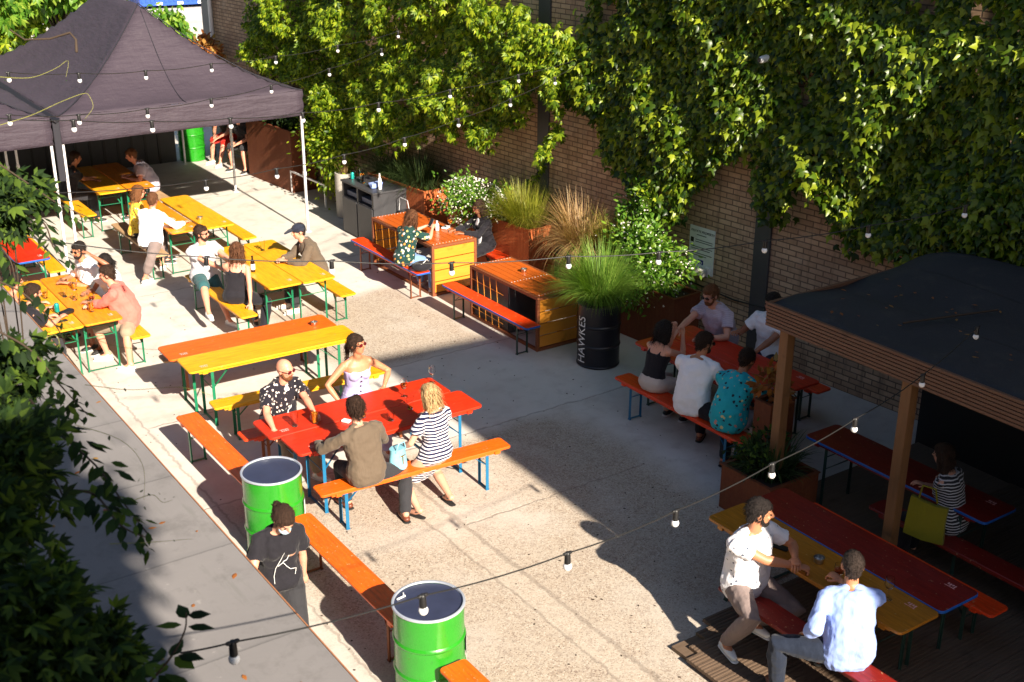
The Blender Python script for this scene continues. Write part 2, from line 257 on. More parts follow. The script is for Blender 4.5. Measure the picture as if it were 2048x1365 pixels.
# ------------------------------------------------------------------ mesh building
class MB:
    def __init__(s): s.v = []; s.f = []; s.mi = []
    def add(s, vs, fs, mi=0):
        o = len(s.v); s.v += [tuple(v) for v in vs]; s.f += [tuple(i+o for i in f) for f in fs]; s.mi += [mi]*len(fs); return s
    def box(s, lo, hi, mi=0, rz=0, c=None, bev=0.0):
        x0, y0, z0 = lo; x1, y1, z1 = hi
        if bev:
            bm = bmesh.new(); bmesh.ops.create_cube(bm, size=1)
            for v in bm.verts: v.co = Vector(((x0+x1)/2+v.co.x*(x1-x0), (y0+y1)/2+v.co.y*(y1-y0), (z0+z1)/2+v.co.z*(z1-z0)))
            bmesh.ops.bevel(bm, geom=bm.edges[:], offset=bev, segments=2, affect='EDGES', profile=.5)
            vs = [v.co.copy() for v in bm.verts]; bm.verts.index_update(); fs = [tuple(v.index for v in f.verts) for f in bm.faces]; bm.free()
        else:
            vs = [Vector(p) for p in [(x0,y0,z0),(x1,y0,z0),(x1,y1,z0),(x0,y1,z0),(x0,y0,z1),(x1,y0,z1),(x1,y1,z1),(x0,y1,z1)]]
            fs = [(0,3,2,1),(4,5,6,7),(0,1,5,4),(1,2,6,5),(2,3,7,6),(3,0,4,7)]
        if rz:
            cc = Vector(c or ((x0+x1)/2, (y0+y1)/2, 0)); R = Matrix.Rotation(rz, 3, 'Z'); vs = [R @ (v-cc)+cc for v in vs]
        return s.add(vs, fs, mi)
    def beam(s, a, b, wx, wz, mi=0, up=(0,0,1)):
        a = Vector(a); b = Vector(b); d = (b-a).normalized(); u = Vector(up)
        if abs(d.dot(u)) > .95: u = Vector((1,0,0))
        sd = d.cross(u).normalized(); u2 = sd.cross(d).normalized()
        vs = [p+sd*i*wx/2+u2*j*wz/2 for p in (a, b) for i, j in ((-1,-1),(1,-1),(1,1),(-1,1))]
        return s.add(vs, [(0,1,2,3)[::-1],(4,5,6,7),(0,1,5,4),(1,2,6,5),(2,3,7,6),(3,0,4,7)], mi)
    def loft(s, rings, mi=0, cap=True, close=True):
        n = len(rings[0]); vs = [p for r in rings for p in r]; fs = []
        for k in range(len(rings)-1):
            for i in range(n if close else n-1):
                j = (i+1) % n; fs.append((k*n+i, k*n+j, (k+1)*n+j, (k+1)*n+i))
        if cap: fs += [tuple(range(n))[::-1], tuple((len(rings)-1)*n+i for i in range(n))]
        return s.add(vs, fs, mi)
    def tube(s, pts, radii, n=10, mi=0, round_ends=True, side=None, flat=1.0):
        pts = [Vector(p) for p in pts]; 
        if not hasattr(radii, '__len__'): radii = [radii]*len(pts)
        P_, R_ = [], []
        d0 = (pts[1]-pts[0]).normalized(); d1 = (pts[-1]-pts[-2]).normalized()
        if round_ends:
            for t in (1.0, .8, .45): P_.append(pts[0]-d0*radii[0]*t); R_.append(radii[0]*sqrt(max(0.003, 1-t*t)))
        P_ += pts; R_ += list(radii)
        if round_ends is True:
            for t in (.45, .8, 1.0): P_.append(pts[-1]+d1*radii[-1]*t); R_.append(radii[-1]*sqrt(max(0.003, 1-t*t)))
        rings = []; ref = Vector(side) if side is not None else (Vector((0,0,1)) if abs(d0.z) < .9 else Vector((1,0,0)))
        for i, p in enumerate(P_):
            a = P_[max(0, i-1)]; b = P_[min(len(P_)-1, i+1)]; d = (b-a).normalized()
            x = ref-d*ref.dot(d); x = x.normalized() if x.length > 1e-6 else d.orthogonal().normalized(); y = d.cross(x); 
            if side is None: ref = x
            rings.append([p+x*cos(2*pi*k/n)*R_[i]+y*sin(2*pi*k/n)*R_[i]*flat for k in range(n)])
        return s.loft(rings, mi)
    def ball(s, c, r, axes=None, n=14, m=9, mi=0):
        c = Vector(c); rx, ry, rz = (r,)*3 if not hasattr(r, '__len__') else r
        X, Y, Z = axes if axes else (Vector((1,0,0)), Vector((0,1,0)), Vector((0,0,1)))
        rings = []
        for k in range(m+1):
            t = pi*(k+.02*(k == 0)-.02*(k == m))/m; rings.append([c+X*rx*sin(t)*cos(2*pi*i/n)+Y*ry*sin(t)*sin(2*pi*i/n)-Z*rz*cos(t) for i in range(n)])
        return s.loft(rings, mi)
    def lathe(s, prof, c=(0,0,0), n=40, mi=0, cap=True):
        c = Vector(c); return s.loft([[c+Vector((r*cos(2*pi*i/n), r*sin(2*pi*i/n), z)) for i in range(n)] for r, z in prof], mi, cap)
    def prism(s, poly, z0, z1, mi=0, mis=None, bev=0.0):
        n = len(poly); c = Vector((sum(p[0] for p in poly)/n, sum(p[1] for p in poly)/n))
        def ring(z, ins):
            out = []
            for p in poly:
                q = Vector(p[:2]); d = (q-c); q = q-Vector((math.copysign(min(ins, abs(d.x)), d.x), math.copysign(min(ins, abs(d.y)), d.y))); out.append(Vector((q.x, q.y, z)))
            return out
        if bev: rs = [ring(z0, bev), ring(z0+bev, 0), ring(z1-bev, 0), ring(z1, bev)]
        else: rs = [ring(z0, 0), ring(z1, 0)]
        o = len(s.f); s.loft(rs, mi)
        if mis is not None:
            for i in range(o, len(s.f)-2): s.mi[i] = mis
        return s
    def build(s, name, mats, parent=None, smooth=False, loc=None, rz=0, auto=None):
        me = bpy.data.meshes.new(name); me.from_pydata(s.v, [], s.f); mats = mats if isinstance(mats, (list, tuple)) else [mats]
        for m in mats: me.materials.append(m)
        if len(mats) > 1: me.polygons.foreach_set('material_index', s.mi)
        if smooth: me.polygons.foreach_set('use_smooth', [True]*len(me.polygons))
        if auto: me.set_sharp_from_angle(angle=radians(auto)) 
        me.update(); o = bpy.data.objects.new(name, me); COL.objects.link(o)
        if parent: o.parent = parent
        if loc is not None: o.location = loc
        o.rotation_euler.z = rz
        return o
def sm(mb, name, mats, parent=None, ang=40, **k):
    return mb.build(name, mats, parent, smooth=True, auto=ang, **k)
def tag(o, label=None, cat=None, group=None, kind=None):
    if label: o['label'] = label
    if cat: o['category'] = cat
    if group: o['group'] = group
    if kind: o['kind'] = kind
    return o
def empty(name, loc=(0,0,0), rz=0):
    e = bpy.data.objects.new(name, None); COL.objects.link(e); e.location = loc; e.rotation_euler.z = rz; e.empty_display_size = .1; return e
def thing(name, label, cat, loc=(0,0,0), rz=0, group=None): return tag(empty(name, loc, rz), label, cat, group)
def copy_tree(o, parent=None):
    c = o.copy(); COL.objects.link(c)
    if parent: c.parent = parent
    for ch in [x for x in bpy.data.objects if x.parent == o]: copy_tree(ch, c)
    return c
def rrect(x0, y0, x1, y1, r, n=4):
    out = []
    for cx, cy, a in ((x1-r, y1-r, 0), (x0+r, y1-r, 90), (x0+r, y0+r, 180), (x1-r, y0+r, 270)):
        for k in range(n+1): t = radians(a+90*k/n); out.append((cx+r*cos(t), cy+r*sin(t)))
    return out

# ------------------------------------------------------------------ beer tables and benches (length along local X, origin at near corner of the footprint centre line)
protos = {}
def beer_set(kind, top, legs, edge=None):
    """kind 'table' or 'bench'; returns a fresh thing at origin, centred, or a copy of the first of its look"""
    key = (kind, top, legs, edge)
    if key in protos: return copy_tree(protos[key])
    L, W_, Hh = (2.2, .5, .77) if kind == 'table' else (2.2, .25, .48)
    r = empty('beer_table' if kind == 'table' else 'beer_bench')
    mb = MB(); mb.prism(rrect(-L/2, -W_/2, L/2, W_/2, .05 if kind == 'table' else .035), Hh-.028, Hh, 0, 1 if edge else None, bev=.005)
    mb.build('tabletop' if kind == 'table' else 'seat', [M[top], M[edge]] if edge else M[top], r)
    b = MB()
    for y in (-W_/2+.045, W_/2-.045): b.box((-L/2+.12, y-.02, Hh-.058), (L/2-.12, y+.02, Hh-.0285))
    for x in (-L/2+.16, L/2-.2, ): b.box((x, -W_/2+.005, Hh-.062), (x+.06, W_/2-.005, Hh-.0290))
    b.build('batten', M[top], r)
    lm = M[legs]; lx = L/2-.28; ly = W_/2-.04
    for sx in (-1, 1):
        for sy in (-1, 1):
            m = MB(); x, y = sx*lx, sy*ly
            m.box((x-.018, y-.0025, .006), (x+.018, y+.0025, Hh-.03)); m.box((x-.0025, y-.018 if sy > 0 else y, .006), (x+.0025, y if sy > 0 else y+.018, Hh-.03))
            m.box((x-.02, y-.01, 0), (x+.02, y+.01, .012)); m.build('leg', lm, r)
        m = MB(); m.box((sx*lx-.014, -ly, .012), (sx*lx+.014, ly, .018)); m.build('foot_bar', lm, r)
        m = MB(); m.tube([(sx*lx, -ly, Hh*.62), (sx*lx, ly, Hh*.62)], .006, 6)
        if kind == 'table': m.tube([(sx*lx, -ly, Hh*.80), (sx*lx, ly, Hh*.80)], .006, 6)
        m.build('cross_bar', lm, r)
        m = MB(); 
        for y in (-ly*.45, ly*.45): m = MB(); m.beam((sx*(lx+0), y*2*.98, Hh*.62), (sx*(lx-.30*(Hh/.77)), y, Hh-.04), .022, .004); m.build('brace', lm, r)
    mk = MB()   # small printed mark burnt in near one corner
    x, y = -L/2+.17, -W_/2+.10 if kind == 'table' else 0
    if kind == 'table':
        for i in range(4): mk.box((x+i*.022, y-.018, Hh), (x+i*.022+.013, y+.018-.012*(i % 2), Hh+.0015))
        mk.box((x-.01, y+.028, Hh), (x+.09, y+.034, Hh+.0015)); mk.build('printed_mark', M['pinkmark'], r)
    protos[key] = r
    r['_fresh'] = 1
    return r
def place(kind, top, legs, x, y, rz, label, group, edge=None):
    o = beer_set(kind, top, legs, edge)
    if '_fresh' in o and o.get('label'): pass
    if '_fresh' in o: del o['_fresh']
    o.location = (x, y, 0); o.rotation_euler.z = rz
    return tag(o, label, 'table' if kind == 'table' else 'bench', group)
GT, GB = 'folding beer garden tables', 'folding beer garden benches'
R90 = pi/2
T = lambda *a, **k: place('table', *a, **k); B = lambda *a, **k: place('bench', *a, **k)
a = radians(-2)
T('yellow', 'green_metal', 4.32+1.1, 12.91+.25-.02, a, 'empty yellow table pushed against an orange one, tin on its right end', GT)
T('orange', 'green_metal', 4.26+1.1, 13.39+.25, a, 'bright orange table joined behind the yellow one, with bare top', GT)
B('yellow', 'green_metal', 5.5, 12.47, radians(-4), 'yellow bench behind the bald man, in front of the yellow and orange tables', GB)
B('dullwood', 'rust_metal', 5.50, 14.2, a, 'dull brown bench half hidden behind the empty orange table', GB)
T('red', 'teal_metal', 5.57, 10.52, radians(-.8), 'red table with the brown shirt man leaning on it, nearer of the joined red pair', GT)
T('red', 'teal_metal', 5.48, 11.03, radians(-.8), 'red table with the bald man and lilac top woman, farther of the joined red pair', GT)
B('orange', 'teal_metal', 5.60, 9.93, radians(-3.5), 'orange bench with blue legs holding the brown shirt man and striped dress woman', GB)
B('redorange', 'rust_metal', 5.46, 11.56, a, 'red orange bench the bald man in palm shirt sits on', GB)
B('orange', 'green_metal', 4.07, 11.38, R90, 'orange bench running up to the lid of the farther green drum', GB)
B('orange', 'rust_metal', 4.14, 8.56, R90, 'orange bench between the two green drums beside the masked woman', GB)
B('orange', 'dark_metal', 4.15, 5.76, R90, 'orange bench end at the bottom edge in front of the nearer green drum', GB)
T('yellow', 'green_metal', 6.31+.25, 16.25, R90, 'yellow table with the brown beer bottle, left half of the sunny pair', GT)
T('yellow', 'green_metal', 6.82+.25, 16.22, R90, 'yellow table in front of the man in black cap, right half of the sunny pair', GT)
B('yellow', 'green_metal', 5.94, 16.13, R90, 'yellow bench under the black tank top woman', GB)
B('yellow', 'green_metal', 7.48, 16.16, R90, 'yellow bench under the man in black cap', GB)
T('amber', 'green_metal', 6.11+.26, 19.6, R90, 'amber table in front of the white shirted man, near the tent', GT)
T('yellow', 'green_metal', 6.65+.27, 19.56, R90, 'yellow orange table right of the amber one, near the tent', GT)
B('dullwood', 'green_metal', 5.88, 19.48, R90, 'worn wooden bench under the yellow blouse woman and white shirted man', GB)
B('yellow', 'green_metal', 7.42, 19.58, R90, 'worn yellow bench on the right side of the table near the tent', GB)
T('yellow', 'green_metal', 3.25+.25, 16.25, R90, 'yellow table with a black phone lying on it at lower left', GT)
T('amber', 'green_metal', 3.76+.25, 16.27, R90, 'amber yellow table with the beer glasses beside the pink shirted man', GT)
B('yellow', 'green_metal', 4.45, 16.2, R90, 'yellow bench under the pink shirted man', GB)
B('yellow', 'green_metal', 3.02, 16.2, R90, 'yellow bench at the left edge under the woman with dark bun', GB)
T('red', 'green_metal', 3.92, 19.38, R90, 'red table with blue edge at the left edge of the yard', GT, edge='blue_edge')
B('yellow', 'green_metal', 4.30, 19.6, R90, 'yellow bench beside the blue edged red table', GB)
T('yellow', 'green_metal', 6.15, 22.66, R90, 'yellow table just under the tent canopy, left half of the shaded pair', GT)
T('amber', 'green_metal', 6.67, 22.66, R90, 'amber table under the tent canopy, right half of the shaded pair', GT)
B('yellow', 'green_metal', 5.62, 22.4, R90, 'yellow bench end at the foot of the front tent poles', GB)
B('dullwood', 'green_metal', 7.1, 22.7, R90, 'shaded bench under the seated man in the tent', GB)
B('redorange', 'rust_metal', 8.88, 16.39, R90, 'red bench with blue end under the woman in floral shirt', GB, edge='blue_edge')
B('redorange', 'dark_metal', 8.95, 13.6, R90, 'empty red bench beside the wooden table with the ashtray', GB, edge='blue_edge')
B('redorange', 'dark_metal', 10.33, 16.4, R90, 'red bench between the wooden table and the brick wall, in shade', GB)
T('red', 'dark_metal', 9.50, 9.68, R90, 'red table in wall shade, half nearer the white shirted men', GT)
T('red', 'dark_metal', 10.01, 9.72, R90, 'red table in wall shade, half nearer the brick wall', GT)
B('redorange', 'teal_metal', 8.91, 9.48, R90, 'red bench in the shade under the white top group beside the pavilion', GB)
B('redorange', 'dark_metal', 10.62, 9.95, R90, 'red bench along the wall behind the lilac shirted man', GB)
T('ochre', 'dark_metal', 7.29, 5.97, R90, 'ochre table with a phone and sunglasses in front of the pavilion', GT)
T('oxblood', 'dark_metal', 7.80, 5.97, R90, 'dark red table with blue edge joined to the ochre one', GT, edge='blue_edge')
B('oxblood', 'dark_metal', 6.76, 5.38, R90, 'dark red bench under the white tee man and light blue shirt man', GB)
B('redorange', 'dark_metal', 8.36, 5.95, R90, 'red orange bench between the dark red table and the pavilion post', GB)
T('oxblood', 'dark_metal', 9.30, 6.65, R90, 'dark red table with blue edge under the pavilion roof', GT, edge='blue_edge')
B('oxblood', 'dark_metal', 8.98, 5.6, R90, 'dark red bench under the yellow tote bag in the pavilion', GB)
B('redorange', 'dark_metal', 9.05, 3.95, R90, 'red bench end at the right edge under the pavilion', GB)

# ------------------------------------------------------------------ wooden crate tables
def crate_table(loc, L, W_, Hh, label, group, grid=False):
    r = thing('crate_table', label, 'table', loc, 0, group)
    f = MB(); e = .045
    for x in (0, W_-e):
        for y in (0, L-e): f.box((x, y, 0), (x+e, y+e, Hh-.002), bev=.004)
    for z in (.0, Hh-e):
        for x in (0, W_-e): f.box((x+.002, e, z), (x+e-.002, L-e, z+e-.003))
        for y in (0, L-e): f.box((e, y+.002, z), (W_-e, y+e-.002, z+e-.003))
    f.build('steel_frame', M['rust_metal'], r)
    n = 6; pl = MB(); g = (W_-2*e)/n
    for i in range(n): pl.box((e+i*g+.003, .035, Hh-.022), (e+(i+1)*g-.003, L-.035, Hh+.004), bev=.003)
    pl.build('top_planks', M['pallet'], r)
    rv = MB()
    for y in ([.06, L-.06]+([L*.42] if grid else [])):
        for i in range(13): rv.ball((e+.02+i*(W_-2*e-.04)/12, y, Hh+.005), (.008, .008, .004), n=6, m=4)
    rv.build('rivets', M['white'], r)
    for y0, nm in ((.006, 0), (L-.030, 1)):
        s = MB(); k = 4; zz = (Hh-.1)/k
        for i in range(k): s.box((e+.002, y0, .05+i*zz+.008), (W_-e-.002, y0+.022, .05+(i+1)*zz-.008), bev=.003)
        s.build('end_boards', M['pallet_y'], r)
    if grid:
        g = MB()
        for i in range(4): g.tube([(.01, L*.56+i*.17, .05), (.01, L*.60+i*.17, Hh-.05)], .006, 5)
        for i in range(3): g.tube([(.012, L*.50, .14+i*.22), (.012, L-.05, .16+i*.22)], .005, 5)
        g.build('wire_grid', M['pallet_y'], r)
        bk = MB(); bk.box((.04, L*.45, .02), (W_-.05, L-.06, Hh-.06)); bk.build('inner_box', M['darkgrey'], r)
    return r
crate_table((9.12, 15.45, 0), 1.95, .82, .82, 'wooden crate table with wine glass where two women sit', 'crate tables along the brick wall')
crate_table((9.15, 12.7, 0), 1.72, .74, .80, 'empty wooden crate table with wire grid side and an ashtray', 'crate tables along the brick wall', True)

# ------------------------------------------------------------------ oil drums
def drum(loc, label, mat='drum', lid='drum_lid', rim='rim', group='green steel drums'):
    r = thing('oil_drum', label, 'drum', loc, 0, group); R_ = .286
    prof = [(R_-.01, 0), (R_+.008, .01), (R_+.008, .025), (R_, .035)]
    for z in (.30, .585): prof += [(R_, z-.022), (R_+.011, z-.008), (R_+.013, z), (R_+.011, z+.008), (R_, z+.022)]
    prof += [(R_, .84), (R_, .862)]
    sm(MB().lathe(prof, n=56), 'body', M[mat], r, 30)
    sm(MB().lathe([(R_, .862), (R_+.011, .868), (R_+.012, .880), (R_+.004, .887), (R_-.008, .885), (R_-.012, .872)], n=56, cap=False), 'rim', M[rim], r, 60)
    l = MB().lathe([(R_-.012, .84), (R_-.0115, .868), (R_-.03, .8695), (R_*.55, .8705), (.01, .871)], n=56); sm(l, 'lid', M[lid], r, 30)
    return r
d1 = drum((4.02, 9.95, 0), 'green drum behind the masked woman'); d2 = drum((4.14, 7.19, 0), 'green drum nearest the camera with a bulb hanging in front')
for d, lab in ((d1, 1), (d2, 2)):
    s = MB(); n = 8; s.loft([[Vector((.301*cos(t), .301*sin(t), z)) for t in [radians(-38+i*4) for i in range(9)]] for z in (.34, .56)], close=False, cap=False); s.build('paper_label', M['paper'], d)
b = MB(); b.tube([(-.04, -.03, .875), (.03, -.02, .875)], .009, 6); b.tube([(.02, -.02, .876), (.04, .02, .876)], .006, 6)
tag(b.build('crumpled_napkin', M['white'], loc=(3.99, 7.38, 0.003), smooth=True), 'crumpled white scrap on the lid of the nearest green drum', 'napkin')
drum((9.37, 26.35, 0), 'green drum beyond the tent next to the seated pair')
d = drum((14.4, 41.4, 0), 'green drum far away in the sunlit yard behind the tent')
def text_mesh(txt, size):
    cu = bpy.data.curves.new('lettering', 'FONT'); cu.body = txt; cu.size = size; cu.align_x = 'LEFT'; cu.extrude = 0
    o = bpy.data.objects.new('lettering', cu); COL.objects.link(o); bpy.context.view_layer.update()
    me = bpy.data.meshes.new_from_object(o.evaluated_get(bpy.context.evaluated_depsgraph_get())); bpy.data.objects.remove(o); return me
bd = drum((9.63, 11.95, 0), 'black drum lettered in white and planted with tall grass', 'drum_black', 'soil', 'black', None)
me = text_mesh('HAWKES', .15); bm = bmesh.new(); bm.from_mesh(me)
bmesh.ops.subdivide_edges(bm, edges=bm.edges[:], cuts=1)
th0 = radians(-177); wl = max(v.co.x for v in bm.verts)
for v in bm.verts:                      # letters read upwards, wrapped round the shell
    x, y = v.co.x/wl*.66, v.co.y*1.25; th = th0-(y-.06)/.302; v.co = Vector((.3035*cos(th), .3035*sin(th), .07+x))
bmesh.ops.recalc_face_normals(bm, faces=bm.faces[:]); bm.to_mesh(me); bm.free(); me.materials.append(M['white'])
lo = bpy.data.objects.new('lettering', me); COL.objects.link(lo); lo.parent = bd

# ------------------------------------------------------------------ setting
def ground():
    mb = MB(); mb.add([(-60, -40, 0), (90, -40, 0), (90, 120, 0), (-60, 120, 0)], [(0, 1, 2, 3)])
    tag(mb.build('ground', M['ground']), kind='structure')
ground()
mb = MB()
for i in range(60):
    y1 = 6.62-i*.118; x0 = 6.12+max(0, (y1-6.3)*1.6)
    mb.box((x0 if y1 > 6.2 else 6.12, y1-.112, .04), (11.45, y1, .07))
    for g in range(3): mb.box(((x0 if y1 > 6.2 else 6.12)+.001, y1-.100+g*.034, .0701), (11.449, y1-.084+g*.034, .0745))
mb.box((6.16, -.4, .004), (11.4, 6.5, .0395)); mb.box((8.70, 6.63, .004), (11.3, 7.85, .06)); tag(mb.build('decking', M['deck']), 'brown grooved timber decking in front of and under the pavilion', 'decking')
# brick wall with steel stanchions
bw = thing('brick_wall', 'long brown brick wall covered by climbers', 'wall', wpt(0), WA); WEND = onwall(432, 100)[0]; print('WEND', WEND)
MB().box((0, -5, 0), (.35, WEND, 9)).build('brickwork', M['brick'], bw)
for y in (onwall(1530, 640)[0], onwall(1098, 390)[0]): MB().box((-.035, y, 0), (-.001, y+.27, 9), bev=.006).build('steel_stanchion', plain('grey_stanchion', (.06, .06, .065), .6), bw)
MB().box((-.07, WEND-.003, 0), (.42, WEND+.42, 9)).build('end_pier', M['render'], bw)
MB().tube([(-.11, WEND-.1, 1.6), (-.11, WEND-.1, 9)], .045, 10).tube([(-.11, WEND-.1, 1.6), (-.04, WEND-.04, 1.5)], .045, 10).build('drainpipe', M['galv'], bw, smooth=True)
c = MB(); c.tube([(-.03, 16.0, 1.15), (-.02, 14.0, .98), (-.03, 12.6, .80), (-.03, 11.3, .72), (-.03, 9.5, .86)], .012, 6); c.build('wall_cable', M['cable'], bw, smooth=True)
# off-frame neighbour that shades the right side of the yard
nb = thing('neighbouring_building', 'tall brick building outside the frame shading the right of the yard', 'building', (0, 0, 0))
m = MB()
m.add([(6.58, -2, 5.95), (14, -2, 5.95), (14, -7, 5.95), (6.58, -7, 5.95), (6.58, -2, 9.30), (14, -2, 8.85), (14, -7, 8.85), (6.58, -7, 9.30)], [(0,3,2,1),(4,5,6,7),(0,1,5,4),(1,2,6,5),(2,3,7,6),(3,0,4,7)])
m.box((6.86, -6.9, 0), (13.9, -2.1, 5.95)); m.build('wall', M['brick'], nb)
hb = thing('rear_shade_block', 'unseen rendered block behind the camera, sized to shade the left foreground', 'building', (0, 0, 0))  # unseen block, its height and edge set to shade the lower left
MB().box((-9, -6, 0), (1.22, -2, 8.3)).build('wall', M['render'], hb)
lb0 = thing('side_sky_blocker', 'block added outside the frame on the left to cut skylight over the yard', 'building', (0, 0, 0))  # added out of view to reduce the skylight reaching the yard
MB().box((-8, -1.9, 0), (-6.3, 24, 10)).build('wall', M['brick'], lb0)
# low grey roof on the left
lr = thing('low_building', 'low building with flat grey roof along the left side', 'building', (0, 0, 0))
MB().box((-6, .6, 0), (2.15, 17.1, 2.40)).build('wall', M['render'], lr)
MB().box((-6.1, .5, 2.402), (2.255, 17.2, 2.50)).build('roof', M['roofgrey'], lr)
MB().box((2.257, .5, 2.405), (2.265, 17.2, 2.503)).build('roof_edge', plain('orange_brown_trim', (.35, .15, .07), .6), lr)

# ------------------------------------------------------------------ pavilion
pv = thing('pavilion', 'open timber pavilion with dark felt roof at the right', 'pavilion', (8.6, 7.94, 0))
NX, NY = 18, 30; vs = []; fs = []
for i in range(NX+1):
    for j in range(NY+1):
        x = i/NX*2.86; y = -j/NY*8.6
        z = 2.275+.05*noise.noise(Vector((x*1.5, y*1.5, 0)))+.16*exp(-((x-2.4)/.7)**2-((y+.9)/1.0)**2)
        vs.append((x, y, z))
for i in range(NX):
    for j in range(NY): a0 = i*(NY+1)+j; fs.append((a0, a0+1, a0+NY+2, a0+NY+1))
rf = MB().add(vs, fs); ro = rf.build('roof', M['felt'], pv, smooth=True); so_ = ro.modifiers.new('s', 'SOLIDIFY'); so_.thickness = .05; so_.offset = -1
fa = MB()
for k in range(7): z = 2.045+k*.036; fa.box((-.045, -8.6, z), (-.012, .03, z+.030), bev=.004); fa.box((-.012, .0, z), (2.86, .033, z+.030))
fa.box((-.012, -8.59, 2.05), (0.01, -.002, 2.28)); fa.build('fascia', M['fascia'], pv)
for y in (-.18, -1.68, -3.9, -6.2): MB().box((.01, y-.055, 0), (.12, y+.055, 2.044), bev=.006).build('post', M['wood_x'], pv)
MB().box((.02, -8.5, 2.046), (.10, -.05, 2.20)).box((2.7, -8.5, 2.046), (2.8, -.05, 2.20)).build('rail', M['wood_x'], pv)
MB().box((2.55, -8.4, 0), (2.6, -.05, 2.2)).build('back_blocker', M['black'], pv)  # black sheet added to keep the pavilion interior dark
MB().box((.1, -8.58, 0), (2.54, -8.53, 2.2)).build('end_blocker', M['black'], pv)  # near end closed off, added to keep light out of the interior
MB().box((.02, -8.5, 0), (.06, -3.98, 2.04)).build('front_blocker', M['fascia'], pv)  # added out of view to darken the inside of the pavilion
f2 = MB(); f2.tube([(.5, -1.2, 2.33), (1.5, -1.5, 2.345)], .012, 6); tag(f2.build('fallen_stick', M['stem'], loc=(8.6, 7.94, .01), smooth=True), 'thin stick lying on the dark pavilion roof', 'stick')

# ------------------------------------------------------------------ marquee tents
def tent(x0, x1, y0, y1, peak, label, ridge_in=(2.0, 2.0)):
    r = thing('marquee_tent', label, 'tent', ((x0+x1)/2, (y0+y1)/2, 0), 0, 'dark pop up marquees')
    cx, cy = (x0+x1)/2, (y0+y1)/2; hx, hy = (x1-x0)/2, (y1-y0)/2; ey = max(.01, hy-ridge_in[0])
    n = 40; ze = 2.57; vs = []; fs = []
    for i in range(n+1):
        for j in range(n+1):
            x = -hx+2*hx*i/n; y = -hy+2*hy*j/n
            dx = 1-abs(x)/hx; dy = min(1, (hy-abs(y))/(hy-ey)); t = min(dx, dy)
            edge = abs(dx-dy)
            z = ze+(peak-ze)*(t**1.45)
            mid = 1-exp(-edge*4); z -= .10*mid*sin(pi*min(1, t))*(1 if t < 1 else 0)
            z += .012*noise.noise(Vector((x*3, y*3, 1)))+.006*sin(x*9+y*7)*(1-t)
            vs.append((x, y, z))
    for i in range(n):
        for j in range(n): a0 = i*(n+1)+j; fs.append((a0, a0+n+1, a0+n+2, a0+1))
    cp = MB().add(vs, fs).build('canopy', M['canvas'], r, smooth=True); s = cp.modifiers.new('s', 'SOLIDIFY'); s.thickness = .006; s.offset = -1
    per = [(-hx+2*hx*i/30, -hy) for i in range(30)]+[(hx, -hy+2*hy*i/30) for i in range(30)]+[(hx-2*hx*i/30, hy) for i in range(30)]+[(-hx, hy-2*hy*i/30) for i in range(30)]
    rings = []
    for k in range(7):
        z = 2.565-k*.435/6; ring = []
        for i, (px, py) in enumerate(per):
            o = 1+.004*k/6; w_ = .012*sin(i*.9+k*.5)*(k/6)*(0 if i % 30 == 0 else 1); w_ += .010*sin(k*2.2)
            ring.append(Vector((px*(1+(w_+.004)/hx), py*(1+(w_+.004)/hy), z)))
        rings.append(ring)
    v = MB().loft(rings, cap=False).build('valance', M['canvas'], r, smooth=True); s = v.modifiers.new('s', 'SOLIDIFY'); s.thickness = .004
    for sx in (-1, 1):
        for sy in (-1,):
            q = []
            for i in range(21):
                t = i/20; x = sx*hx*(1-t); y = sy*(hy-(hy-ey)*t); q.append((x, y, ze+(peak-ze)*(t**1.45)+.006))
            MB().tube(q, .010, 6).build('hip_seam', M['canvas_dark'], r, smooth=True)
    q = [(0, -hy+(hy-ey)*t, ze+(peak-ze)*(t**1.45)-.10*(1-exp(-(1-t)*4))*sin(pi*t)+.008) for t in [i/20 for i in range(20)]]; MB().tube(q, .006, 5).build('panel_seam', M['canvas_dark'], r, smooth=True)
    ys = [-hy+.03, hy-.03] if hy < 2.2 else [-hy+.03, -hy+3.4, hy-.03]
    for sx in (-1, 1):
        for y in ys:
            m = MB(); px = sx*(hx-.03); m.box((px-.02, y-.02, .01), (px+.02, y+.02, 2.5), bev=.004); m.box((px-.026, y-.026, 1.05), (px+.026, y+.026, 1.12)); m.box((px-.05, y-.05, 0), (px+.05, y+.05, .012)); m.build('leg', M['galv'], r)
    fr = MB()
    for y in ys: fr.tube([(-hx+.05, y, 2.45), (0, y, 2.25), (hx-.05, y, 2.45)], .012, 6)
    fr.tube([(-hx+.03, -hy+.04, 2.45), (-hx+.03, hy-.04, 2.45)], .012, 6).tube([(hx-.03, -hy+.04, 2.45), (hx-.03, hy-.04, 2.45)], .012, 6); fr.build('truss', M['galv'], r)
    return r
tn = tent(4.90, 9.08, 19.72, 26.0, 3.98, 'large dark grey marquee tent with sunlit front over the tables', (1.95, 1.95))
tn2 = tent(.55, 4.78, 19.72, 26.0, 3.95, 'second dark marquee tent cut by the left edge of the picture', (1.95, 1.95))
g = MB()
g.add([(4.78, 19.60, 2.56), (4.90, 19.60, 2.56), (4.91, 26, 2.60), (4.77, 26, 2.60), (4.84, 19.62, 2.50), (4.84, 26, 2.53)], [(0, 4, 5, 3), (4, 1, 2, 5)])
go = g.build('rain_gutter', M['canvas_dark']); s = go.modifiers.new('s', 'SOLIDIFY'); s.thickness = .01
tag(go, 'black fabric rain gutter slung between the two marquees', 'gutter')
ds = MB().box((4.79, 19.66, 1.55), (4.90, 19.69, 2.52), bev=.01); tag(ds.build('rolled_gutter_tail', M['canvas_dark']), 'black fabric strip hanging between the two front tent poles', 'strap')
